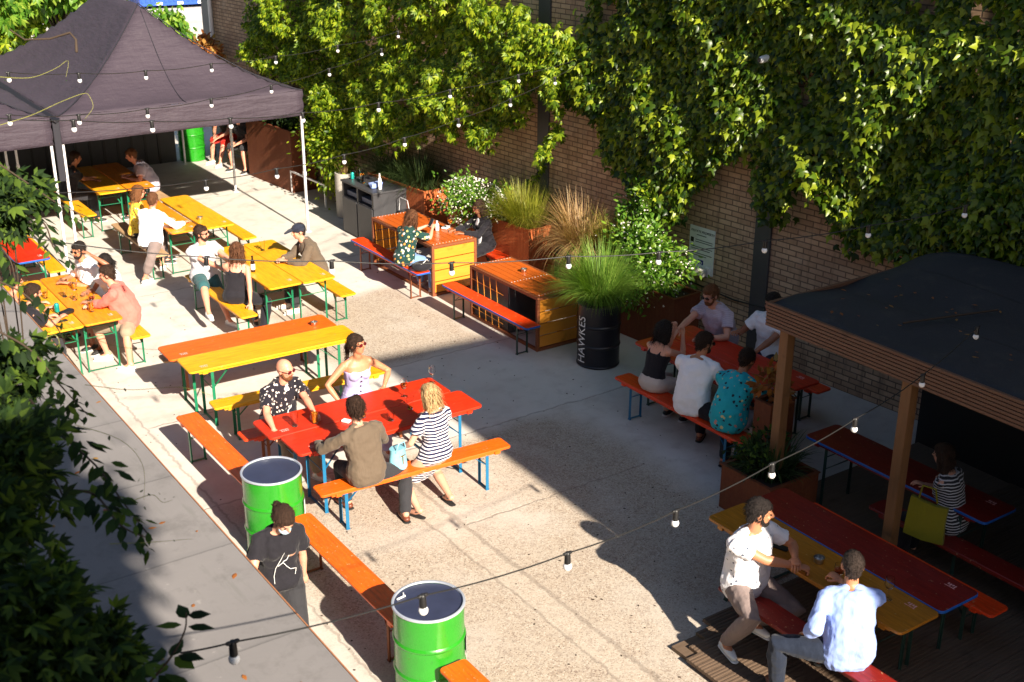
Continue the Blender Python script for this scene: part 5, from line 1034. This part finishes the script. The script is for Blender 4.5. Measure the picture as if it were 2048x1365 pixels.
# trainer under bench G
# ------------------------------------------------------------------ festoon strings
def sstr(name, line, pts, label, ends=(None, None), scale=1.0, bulbs=None, lab=None, d=None):
    W3 = [P(u, v, line=line) if d is None else P(u, v, d=d[i]) for i, (u, v) in enumerate(pts)]
    r = thing('festoon_string', label, 'light string', tuple(W3[0]), 0, 'festoon light strings'); O = W3[0].copy()
    P3 = []
    for i in range(len(W3)-1):
        L = (W3[i+1]-W3[i]).length
        for k in range(6): t = k/6; P3.append(W3[i].lerp(W3[i+1], t)-Vector((0, 0, .018*L*4*t*(1-t)))-O)
    P3.append(W3[-1]-O)
    MB().tube(P3, .0045*scale, 6).build('cable', M['cable'], r, smooth=True)
    for i in (bulbs or range(len(W3))):
        c = W3[i]-O; s = scale; sw = random.uniform(-.12, .12)
        h_ = MB(); h_.tube([c+Vector((-.022*s, 0, .0)), c+Vector((.022*s, 0, 0))], .010*s, 8); h_.tube([c+Vector((0, 0, -.005)), c+Vector((sw*.02, 0, -.062*s))], [.017*s, .019*s], 12)
        so3 = h_.build('lamp_holder', M['black'], r, smooth=True)
        b = MB().ball(c+Vector((sw*.03, 0, -.085*s)), (.025*s, .025*s, .027*s), n=14, m=10); b.build('bulb', M['bulb'], so3, smooth=True)
    return W3
FS = []
FS.append(sstr('near', None, [(362, 1306), (465, 1285), (845, 1192), (1135, 1107), (1352, 1022), (1545, 928), (1711, 838), (1846, 750), (1955, 655)], 'nearest festoon string crossing the bottom of the picture to the pavilion roof', bulbs=[1, 2, 3, 4, 5, 6, 7, 8], d=[5.0, 5.2, 6, 6.8, 7.5, 8.2, 9, 9.8, 10.4]))
FS.append(sstr('a', ((1.78, 9.3), (9.4, 6.3)), [(0, 465), (412, 515), (663, 522), (903, 526), (1137, 513), (1318, 505), (1531, 482), (1738, 452), (1932, 412)], 'festoon string crossing level above the wooden crate tables', bulbs=[1, 2, 3, 4, 5, 6, 7, 8]))
FS.append(sstr('b', ((2.1, 10.9), (11.4, 14.4)), [(0, 387), (411, 361), (553, 338), (688, 310), (809, 276), (917, 238), (1021, 198), (1110, 155), (1190, 106)], 'festoon string passing in front of the bin cabinet to the ivy', bulbs=[1, 2, 3, 4, 5, 6, 7]))
FS.append(sstr('c', ((2.2, 11.1), (11.4, 14.45)), [(-20, 235), (146, 241), (303, 243), (460, 237), (605, 226), (757, 206), (900, 180), (1037, 150), (1190, 105)], 'festoon string along the lower edge of the marquee valance'))
FS.append(sstr('d', ((2.6, 12.7), (11.4, 18.5)), [(18, 230), (157, 230), (294, 218), (422, 198), (542, 171), (658, 138), (763, 98)], 'festoon string over the middle of the marquee roof'))
FS.append(sstr('e', ((2.9, 13.9), (11.4, 18.6)), [(16, 145), (157, 147), (291, 142), (422, 128), (551, 113), (675, 91), (796, 63)], 'uppermost festoon string over the marquee and left ivy'))
for w3 in FS: print('festoon z', [round(p.z, 2) for p in w3], 'Y', [round(p.y, 1) for p in w3])

# ------------------------------------------------------------------ foliage
def fan_template(outline, lift=.08):
    n = len(outline); V = np.array([(0, .42, lift)]+[(x, y, z) for x, y, z in outline], float); Fc = [(0, i+1, (i+1) % n+1) for i in range(n)]; return V, Fc
IVY = fan_template([(0, 0, 0), (-.30, .05, -.03), (-.52, .42, -.10), (-.24, .46, 0), (0, 1, -.16), (.24, .46, 0), (.52, .42, -.10), (.30, .05, -.03)])
LEAF = fan_template([(0, 0, 0), (-.20, .25, -.03), (-.22, .55, -.04), (0, 1, -.12), (.22, .55, -.04), (.20, .25, -.03)], .05)
def comp(n=5, spread=70, slim=.17):
    V, Fc = [], []
    for i in range(n):
        a = radians(-spread+2*spread*i/(n-1)); L = 1-.35*abs(i-(n-1)/2)/((n-1)/2)
        base = len(V)
        for x, y, z in ((0, .0, 0), (-slim, .5, -.02), (0, .52, .04), (slim, .5, -.02), (0, 1, -.14)):
            V.append((cos(a)*x*L+sin(a)*y*L, -sin(a)*x*L+cos(a)*y*L, z))
        Fc += [(base, base+2, base+1), (base, base+3, base+2), (base+1, base+2, base+4), (base+2, base+3, base+4)]
    return np.array(V, float), Fc
COMP = comp(); COMP7 = comp(7, 110, .14)
def leaves(name, tmpl, C, D, N, S, mat, parent=None, loc=None):
    V, Fc = tmpl; C = np.asarray(C, float); D = np.asarray(D, float); N = np.asarray(N, float); S = np.asarray(S, float).reshape(-1, 1, 1)
    if loc is not None: C = C-np.array(loc)
    D /= np.linalg.norm(D, axis=1, keepdims=True)+1e-9; X = np.cross(D, N); X /= np.linalg.norm(X, axis=1, keepdims=True)+1e-9; Z = np.cross(X, D)
    pts = C[:, None, :]+S*(V[None, :, 0:1]*X[:, None, :]+V[None, :, 1:2]*D[:, None, :]+V[None, :, 2:3]*Z[:, None, :]); n, k = len(C), len(V)
    fc = np.array(Fc, int)[None]+(np.arange(n)*k)[:, None, None]; fc = fc.reshape(-1, 3)
    me = bpy.data.meshes.new(name); me.vertices.add(n*k); me.vertices.foreach_set('co', pts.reshape(-1)); me.loops.add(len(fc)*3); me.loops.foreach_set('vertex_index', fc.reshape(-1)); me.polygons.add(len(fc)); me.polygons.foreach_set('loop_start', np.arange(len(fc))*3); me.polygons.foreach_set('loop_total', np.full(len(fc), 3))
    me.materials.append(M[mat]); me.update(); me.validate(); o = bpy.data.objects.new(name, me); COL.objects.link(o)
    if parent: o.parent = parent
    if loc is not None and parent is None: o.location = loc
    return o
def inpoly(pts, poly):
    x, y = pts[:, 0], pts[:, 1]; c = np.zeros(len(pts), bool); j = len(poly)-1
    for i in range(len(poly)):
        xi, yi = poly[i]; xj, yj = poly[j]; k = ((yi > y) != (yj > y)) & (x < (xj-xi)*(y-yi)/(yj-yi+1e-12)+xi); c ^= k; j = i
    return c
def vnoise(a, b, s, seed=0): return np.array([noise.noise(Vector((float(x)*s, float(y)*s, seed))) for x, y in zip(a, b)])
def wall_ivy(name, label, poly, n, X0, bulge, size, tmpl, mat, ns, seed, thr=-.28):
    r = thing(name, label, 'climbing plant', wpt(0), WA); ys = [p[0] for p in poly]; zs = [p[1] for p in poly]
    q = np.stack([rng.uniform(min(ys), max(ys), n), rng.uniform(min(zs), max(zs), n)], 1); jit = rng.normal(0, .07, q.shape); q = q[inpoly(q+jit, poly)]
    cl = vnoise(q[:, 0], q[:, 1], ns, seed)+.5*vnoise(q[:, 0], q[:, 1], ns*2.6, seed+5); q = q[cl+rng.uniform(-.12, .12, len(q)) > thr]; cl = cl[cl > -9][:len(q)]
    cl = vnoise(q[:, 0], q[:, 1], ns, seed)+.5*vnoise(q[:, 0], q[:, 1], ns*2.6, seed+5)
    k = len(q); dep = bulge*(.35+.65*np.clip(.5+cl, 0, 1.2)); frac = 1-np.abs(rng.normal(0, .22, k)); X = X0-dep*np.clip(frac, 0, 1.05)
    C = np.stack([X, q[:, 0], q[:, 1]], 1)
    D = np.stack([rng.normal(-.45, .35, k), rng.normal(0, .45, k), rng.normal(-.8, .35, k)], 1); N = np.stack([rng.normal(-.75, .45, k), rng.normal(-.2, .6, k), rng.normal(.55, .45, k)], 1)
    leaves('foliage', tmpl, C, D, N, rng.uniform(size[0], size[1], k), mat, r)
    st = MB()
    for i in range(46):
        y = random.uniform(min(ys), max(ys)); z = max(zs)-random.uniform(0, 1); pts = []
        for j in range(9):
            if inpoly(np.array([[y, z]]), poly)[0]: pts.append((-.03-.05*random.random()-bulge*.2, y, z))
            y += random.uniform(-.25, .25); z -= .4
        if len(pts) > 2: st.tube(pts, .008, 5)
    st.build('stems', M['stem'], r, smooth=True); return r
poly1 = [onwall(u, v, .6) for u, v in [(500,-700),(490,-200),(495,0),(480,80),(520,140),(600,165),(620,210),(700,260),(755,310),(780,270),(830,290),(870,255),(900,265),(930,280),(955,300),(985,255),(1030,235),(1045,180),(1075,180),(1070,280),(1080,330),(1095,300),(1100,200),(1130,100),(1110,60),(1070,35),(1020,20),(990,0),(900,-60),(880,-700)]]
wall_ivy('climbing_plant', 'bright green fine leaved climber bulging from the wall left of the pillar', poly1, 54000, -.06, .85, (.065, .155), COMP, 'ivy', 1.3, 3, -.62)
poly2 = [onwall(u, v, .35) for u, v in [(1190,-800),(1165,0),(1165,60),(1110,110),(1110,190),(1150,215),(1180,250),(1200,300),(1215,330),(1250,345),(1275,390),(1310,440),(1340,450),(1370,410),(1390,350),(1430,330),(1480,300),(1505,340),(1520,420),(1545,440),(1570,420),(1590,340),(1620,350),(1645,400),(1670,470),(1700,500),(1814,505),(2048,590),(2300,700),(2300,-800)]]
wall_ivy('boston_ivy', 'broad leaved dark ivy covering the brick wall above the pavilion', poly2, 70000, -.04, .50, (.065, .155), IVY, 'ivy2', .9, 9, -.60)
# young stems hanging / reaching down below the ivy at the pillar
def sprig(name, label, pts, nleaf, size, tmpl, mat, rad=.006, cat='climbing plant', droop=.6, stemmat='stem', group=None, spread=.06):
    pts = [Vector(p) for p in pts]; e_ = [pts[0]]+pts+[pts[-1]]; sp = []
    for i in range(1, len(e_)-2):
        for k in range(5):
            t = k/5; a_, b_, c_, d_ = e_[i-1:i+3]; sp.append(.5*(2*b_+(c_-a_)*t+(2*a_-5*b_+4*c_-d_)*t*t+(3*b_-a_-3*c_+d_)*t**3))
    pts = sp+[pts[-1]]; r = thing(name, label, cat, tuple(pts[0]), 0, group); O = Vector(pts[0])
    MB().tube([p-O for p in pts], [rad*(1-.6*i/(len(pts)-1)) for i in range(len(pts))], 6).build('stem', M[stemmat], r, smooth=True)
    C, D, N, S = [], [], [], []
    L = [(pts[i+1]-pts[i]).length for i in range(len(pts)-1)]; tot = sum(L)
    for k in range(nleaf):
        s = tot*(.08+.92*k/max(1, nleaf-1)); i = 0
        while i < len(L)-1 and s > L[i]: s -= L[i]; i += 1
        p = pts[i].lerp(pts[i+1], min(1, s/L[i])); ax_ = (pts[i+1]-pts[i]).normalized(); sd = ax_.cross(Vector((0, 0, 1))).normalized()*(1 if k % 2 else -1)
        d = (ax_*.55+sd*.8+Vector((random.uniform(-.25, .25), random.uniform(-.25, .25), -droop*random.random()))).normalized()
        C.append(p+sd*.01-O+Vector([random.uniform(-spread, spread)*.3]*3)); D.append(d); N.append((random.uniform(-.5, .3), random.uniform(-.5, .3), 1)); S.append(random.uniform(*size)*(1-.45*k/nleaf))
    if C: leaves('leaves', tmpl, C, D, N, S, mat, r)
    return r
sprig('ivy_shoot', 'green shoot trailing down the grey pillar above the tall planter', [(11.2, 15.2, 2.4), (11.1, 15.3, 1.9), (11.05, 15.6, 1.5), (10.95, 15.8, 1.25)], 40, (.10, .17), COMP, 'ivy', spread=.2)
sprig('ivy_shoot', 'small leafy shoot crossing the lower corner of the wall sign', [(10.95, 12.55, 1.35), (11.1, 12.3, 1.28), (11.2, 12.0, 1.12), (11.28, 11.78, 1.02)], 14, (.13, .18), LEAF, 'bush', spread=.1)

def grass(name, label, loc, n, L, spread, mat, droop=1.0, w_=.006, cat='ornamental grass', parent=None, group=None, rx=.12, ry=.12, up=1.0):
    r = thing(name, label, cat, loc, 0, group); V = []; Fs = []
    for i in range(n):
        a = random.uniform(0, 2*pi); l = random.uniform(*L); rr = sqrt(random.random()); b = Vector((cos(a)*rx*rr, sin(a)*ry*rr, 0)); a += random.uniform(-.5, .5); out = Vector((cos(a), sin(a), 0)); lean = random.uniform(.05, 1)*spread; p = b.copy(); sd = Vector((-out.y, out.x, 0))*w_; 
        k = 6; o = len(V)
        for j in range(k+1):
            t = j/k; th = min(2.7, .08+lean*(.25+droop*t*1.5)); 
            if j: p = p+(out*sin(th)+Vector((0, 0, 1))*cos(th)*up)*(l/k)
            ww = (1-t)**.7+.08; V += [p-sd*ww, p+sd*ww]
        Fs += [(o+2*j, o+2*j+1, o+2*j+3, o+2*j+2) for j in range(k)]
    m = MB(); m.add(V, Fs); m.build('blades', M[mat], r, smooth=True); return r
grass('tall_grass', 'tall fresh green grass fountain in the black lettered drum', (9.63, 11.95, .86), 2200, (.45, .92), .80, 'grass_g', 1.7, .0045, rx=.17, ry=.17)
grass('brown_grass', 'brown and straw coloured grass beside the white flowers, behind the black drum', (10.62, 13.6, 1.0), 1300, (.5, .95), 1.25, 'grass_b', 1.4, .004, rx=.22, ry=.32)
grass('yellow_grass', 'yellow green grass tuft among the brown grass', (10.7, 12.95, 1.0), 420, (.5, .85), .8, 'grass_y', 1.0, .004, rx=.18, ry=.2)
grass('yellow_grass', 'large yellow green grass tuft overflowing the tall rusty planter', (10.70, 15.2, .94), 1500, (.45, .85), .95, 'grass_y', 1.15, .0042, rx=.22, ry=.32)
grass('dark_grass', 'dark strappy grass in the planter behind the floral shirt woman', (10.52, 18.2, .95), 800, (.45, .8), 1.15, 'grass_d', 1.2, .006, rx=.22, ry=.45)
grass('dark_grass', 'dark grass in the far half of the planter behind the bin cabinet', (10.46, 19.1, .95), 500, (.4, .7), 1.1, 'grass_d', 1.2, .006, rx=.2, ry=.35)
grass('dry_grass', 'drooping yellow brown grass behind the seated pair beyond the tent', (10.25, 24.0, 1.2), 800, (.7, 1.25), 1.0, 'grass_b', 1.15, .006, rx=.25, ry=.5)
grass('dry_grass', 'dry seed heads standing in the concrete cylinder planter', (10.12, 20.28, .82), 60, (.25, .5), .7, 'grass_b', 1.0, .004, rx=.12, ry=.12)
grass('fern', 'dim green fern in the low planter by the pavilion post', (8.6, 7.77, .44), 260, (.25, .5), 1.1, 'grass_d', 1.1, .012, rx=.22, ry=.22)
def shrub(name, label, c, rad, n, size, mat, tmpl=LEAF, cat='shrub', trunk=None, flowers=0, group=None, clump=10, dark=None):
    r = thing(name, label, cat, (c[0], c[1], trunk if trunk is not None else c[2]-rad[2]), 0, group); O = np.array(r.location)
    cc = rng.normal(0, 1, (clump, 3)); cc /= np.linalg.norm(cc, axis=1, keepdims=True); cc *= rng.uniform(.25, 1.05, (clump, 1)); id_ = rng.integers(0, clump, n)
    p = cc[id_]+rng.normal(0, .22, (n, 3))*rng.uniform(.5, 1.3, (clump, 1))[id_]; C = p*np.array(rad)+np.array(c)
    D = p+rng.normal(0, .6, (n, 3))+np.array([0, 0, -.3]); N = rng.normal(0, .6, (n, 3))+np.array([-.2, -.3, .8])
    leaves('foliage', tmpl, C, D, N, rng.uniform(size[0], size[1], n), mat, r, loc=O)
    st = MB(); b = Vector((0, 0, 0)); cz = Vector(c)-Vector(O)
    for i in range(min(clump, 6)): e = Vector(cc[i]*np.array(rad))*.9+cz; st.tube([b+Vector((random.uniform(-.03, .03),)*3), b.lerp(e, .5)+Vector((random.uniform(-.08, .08), random.uniform(-.08, .08), .03))*rad[0], e], [.02*max(rad), .013*max(rad), .004], 6)
    st.build('stems', M['stem'], r, smooth=True)
    if flowers:
        q = cc[rng.integers(0, clump, flowers)]+rng.normal(0, .22, (flowers, 3)); q /= np.maximum(.8, np.linalg.norm(q, axis=1, keepdims=True)); C = q*np.array(rad)*1.12+np.array(c)
        leaves('blossom', COMP7, C, rng.normal(0, 1, (flowers, 3))+np.array([-.5, -.3, 0]), rng.normal(0, .4, (flowers, 3))+np.array([-.5, -.5, .8]), rng.uniform(.014, .026, flowers), 'flower', r, loc=O)
    return r
shrub('flowering_bush', 'white flowering bush in the tall rusty planter above the seated woman', (10.42, 16.3, 1.12), (.42, .72, .36), 2400, (.05, .10), 'bush', flowers=1500, clump=30)
shrub('flowering_bush', 'bright green bush with tiny white flowers beside the wall sign', (10.62, 12.3, 1.12), (.46, .85, .50), 5200, (.05, .10), 'bush', flowers=420, clump=22)
shrub('flowering_bush', 'upright leafy spire with white flowers against the brick wall', (10.95, 12.75, 1.62), (.22, .35, .42), 1300, (.05, .10), 'bush', flowers=160, clump=10)
shrub('dark_shrub', 'dark leafy shrub beneath the climber beside the tent pole', (10.30, 21.1, 1.25), (.5, .9, .8), 5200, (.06, .12), 'ivy', clump=16, trunk=.1)
shrub('dark_shrub', 'dark foliage in shadow above the long shaded planter', (10.2, 23.2, 1.6), (.35, .8, .4), 2200, (.07, .13), 'near_leaf', clump=14, trunk=1.15)
shrub('leafy_plant', 'yellow tipped plant in the narrow planter at the bench end', (9.12, 8.28, 1.08), (.16, .16, .22), 160, (.08, .14), 'dry_leaf', clump=8, trunk=.9)
shrub('leafy_plant', 'green plant in the low planter at the pavilion post', (8.6, 7.9, .66), (.3, .25, .2), 500, (.05, .10), 'near_leaf', clump=9, trunk=.44)
shrub('dry_bush', 'orange brown dry bush at the foot of the far wall end', P(412, 95, y=WEND-.6), (.24, .32, .36), 1200, (.10, .20), 'dry_leaf', clump=16, trunk=0.0)
shrub('shadow_shrub', 'unseen shrub added behind the camera to break up the grey roof shadow', (1.25, -2.4, 7.9), (.42, .45, .9), 2600, (.10, .18), 'near_leaf', clump=14)  # added out of view so the shadow edge on the roof looks leafy
# far trees
def tree(label, base, h_, rad, n, size, mat, tmpl=LEAF, clump=26, group='trees beyond the tents'):
    r = thing('broadleaf_tree', label, 'tree', base, 0, group); O = np.array(base, float); c = O+np.array([0, 0, h_])
    cc = rng.normal(0, 1, (clump, 3)); cc /= np.linalg.norm(cc, axis=1, keepdims=True); cc *= rng.uniform(.4, .95, (clump, 1)); p = cc[rng.integers(0, clump, n)]+rng.normal(0, .17, (n, 3)); C = p*np.array(rad)+c
    D = p*.3+rng.normal(0, .4, (n, 3))+np.array([0, 0, -.9]); N = rng.normal(0, .6, (n, 3))+np.array([-.2, -.5, .6]); leaves('crown', tmpl, C, D, N, rng.uniform(size[0], size[1], n), mat, r, loc=O)
    t = MB(); t.tube([(0, 0, 0), (.05, .03, h_*.4), (0, 0, h_*.8)], [.12, .09, .05], 10)
    for i in range(12): e = Vector(cc[i]*np.array(rad))*.85+Vector((0, 0, h_)); t.tube([(0, 0, h_*(.35+.03*i)), Vector((0, 0, h_*.6)).lerp(e, .5), e], [.05, .03, .01], 6)
    t.build('trunk', M['stem'], r, smooth=True); return r
tree('drooping leaved bright tree above the marquee peak', (8.3, 31.5, 0), 3.5, (1.1, 1.3, .8), 2600, (.18, .34), 'tree_leaf')
tree('yellow green tree in the top left corner beyond the marquee', (4.6, 29.0, 0), 3.6, (2.0, 1.4, 1.1), 4200, (.14, .28), 'tree_leaf', COMP)
tree('dark green tree behind the top left corner tree', (7.2, 34.0, 0), 3.6, (2.6, 1.4, 1.6), 4200, (.16, .30), 'ivy', COMP)
tree('leafy tree between the marquee peak and the blue container', P(335, 50, y=36).to_tuple()[:2]+(0,), 1.6, (.7, .9, .7), 1200, (.14, .26), 'tree_leaf')
# ------------------------------------------------------------------ foreground climber on the left
def near_mass(label, c, rad, n, size, tmpl, clump=14, mat='near_leaf'):
    return shrub('foreground_climber', label, c, rad, n, size, mat, tmpl, 'climbing plant', trunk=2.5, clump=clump, group='climbers rising beside the grey roof')
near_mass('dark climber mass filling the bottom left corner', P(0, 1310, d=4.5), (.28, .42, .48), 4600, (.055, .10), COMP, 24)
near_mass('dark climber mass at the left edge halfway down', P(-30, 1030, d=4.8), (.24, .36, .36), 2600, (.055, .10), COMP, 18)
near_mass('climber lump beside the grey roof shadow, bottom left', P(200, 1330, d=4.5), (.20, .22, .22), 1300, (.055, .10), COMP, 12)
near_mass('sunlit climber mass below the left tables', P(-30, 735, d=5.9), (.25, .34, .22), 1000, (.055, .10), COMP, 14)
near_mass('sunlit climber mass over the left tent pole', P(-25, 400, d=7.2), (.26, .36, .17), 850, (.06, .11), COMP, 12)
NLs = [
 ('leafy branch hanging toward the salmon shirt man\'s table', [(-10, 660, 5.6), (60, 700, 5.6), (120, 770, 5.6), (175, 830, 5.6)], 44, LEAF),
 ('leafy branch dropping across the grey roof edge', [(60, 800, 5.3), (110, 860, 5.2), (190, 930, 5.1), (250, 1010, 5.0), (305, 1080, 5.0)], 60, LEAF),
 ('short leafy branch above the roof shadow', [(130, 980, 5), (190, 990, 5), (240, 1050, 4.9), (290, 1075, 4.9)], 34, LEAF),
 ('leafy branch under the red table at the left edge', [(-10, 560, 6.2), (50, 590, 6.2), (110, 650, 6.2), (130, 690, 6.2)], 26, LEAF),
 ('leafy branch crossing above the salmon shirt man', [(0, 330, 7), (60, 370, 7), (120, 410, 7), (190, 440, 7)], 44, LEAF),
 ('drooping branch beside the white shirted man\'s head', [(40, 400, 7), (90, 450, 7), (110, 500, 6.9), (150, 520, 6.9)], 26, LEAF),
 ('leafy branch at the left edge over the red table', [(-10, 480, 6.6), (20, 520, 6.6), (30, 560, 6.6)], 18, LEAF),
 ('branch of broad leaves against the lower grey roof', [(300, 1365, 4.7), (345, 1310, 4.7), (370, 1260, 4.7), (372, 1225, 4.7)], 12, LEAF),
 ('leafy branch low on the left by the dark mass', [(60, 900, 5.2), (110, 960, 5.1), (140, 1030, 5.0)], 26, LEAF)]
for lab, pts, n, tm in NLs: sprig('climber_branch', lab, [P(u, v, d=d_) for u, v, d_ in pts], n, (.07, .12) if 'broad' not in lab else (.12, .17), tm, 'near_leaf', .006, group='leafy branches in the left foreground', spread=.12)
TD = [('yellow tendril curling over the marquee valance', [(-5, 252, 6.8), (60, 232, 6.8), (120, 205, 6.8), (165, 188, 6.8), (178, 192, 6.8), (186, 215, 6.8), (170, 238, 6.8)]),
 ('yellow tendril across the marquee roof', [(-5, 154, 7), (60, 156, 7), (110, 138, 7), (136, 122, 7), (132, 154, 7)]),
 ('thin tendril reaching right from the left climber', [(120, 640, 5.8), (220, 690, 5.8), (320, 700, 5.8)]),
 ('thin tendril level over the ground below the salmon shirt man', [(170, 770, 5.6), (260, 780, 5.6), (360, 775, 5.6), (420, 790, 5.6)]),
 ('long drooping tendril over the grey roof', [(150, 850, 5.2), (240, 880, 5.2), (285, 930, 5.2), (288, 1000, 5.2)]),
 ('short curled tendril on the grey roof', [(270, 1000, 5), (305, 990, 5), (325, 1005, 5), (345, 1000, 5)]),
 ('tendril by the amber table legs', [(85, 680, 5.9), (110, 670, 5.9), (118, 690, 5.9), (95, 705, 5.9), (80, 690, 5.9)]),
 ('tendril level low over the grey roof', [(220, 1088, 4.9), (300, 1085, 4.9), (385, 1078, 4.9)])]
for lab, pts in TD: sprig('tendril', lab, [P(u, v, d=d_) for u, v, d_ in pts], 5, (.012, .03), LEAF, 'near_leaf', .0018, 'tendril', stemmat='tendril', group='thin tendrils in the left foreground')
bt = MB(); q = [P(20, 60, d=7), P(50, 80, d=7), P(100, 78, d=7), P(140, 66, d=7), P(152, 80, d=7), P(153, 103, d=7)]; bt.tube([p-q[0] for p in q], [.004, .005, .006, .007, .007, .009], 8)
tag(bt.build('bare_twig', M['stem'], loc=tuple(q[0]), smooth=True), 'bare dark twig hooked in front of the marquee roof', 'twig')

k = 60; C = np.stack([rng.uniform(8.8, 11.2, k), rng.uniform(4.0, 7.8, k), np.full(k, 2.33)], 1)
tag(leaves('roof_leaves', LEAF, C, np.stack([rng.normal(0, 1, k), rng.normal(0, 1, k), np.zeros(k)], 1), np.tile([0.05, 0.02, 1.0], (k, 1)), rng.uniform(.03, .07, k), 'dry_leaf'), 'fallen leaves scattered over the dark pavilion roof', 'leaves', None, 'stuff')
# fallen leaves and grit on the grey roof; litter on the yard floor
k = 40; C = np.stack([rng.uniform(.6, 2.25, k), rng.uniform(4.2, 12, k), np.full(k, 2.506)], 1)
tag(leaves('fallen_leaves', LEAF, C, np.stack([rng.normal(0, 1, k), rng.normal(0, 1, k), np.zeros(k)], 1), np.tile([0.05, 0.02, 1.0], (k, 1)), rng.uniform(.025, .06, k), 'dry_leaf'), 'fallen leaves scattered over the grey roof', 'leaves', None, 'stuff')
m = MB()
for i in range(500):
    x, y = random.uniform(2.5, 9), random.uniform(5, 18); s_ = random.uniform(.003, .007); a_ = random.uniform(0, pi)
    m.box((x-s_*random.uniform(.6, 2.2), y-s_, .001), (x+s_*random.uniform(.6, 2.2), y+s_, .001+s_*.6), rz=a_)
tag(m.build('ground_litter', M['stem']), 'butts, grit and crumbs scattered over the concrete', 'litter', None, 'stuff')
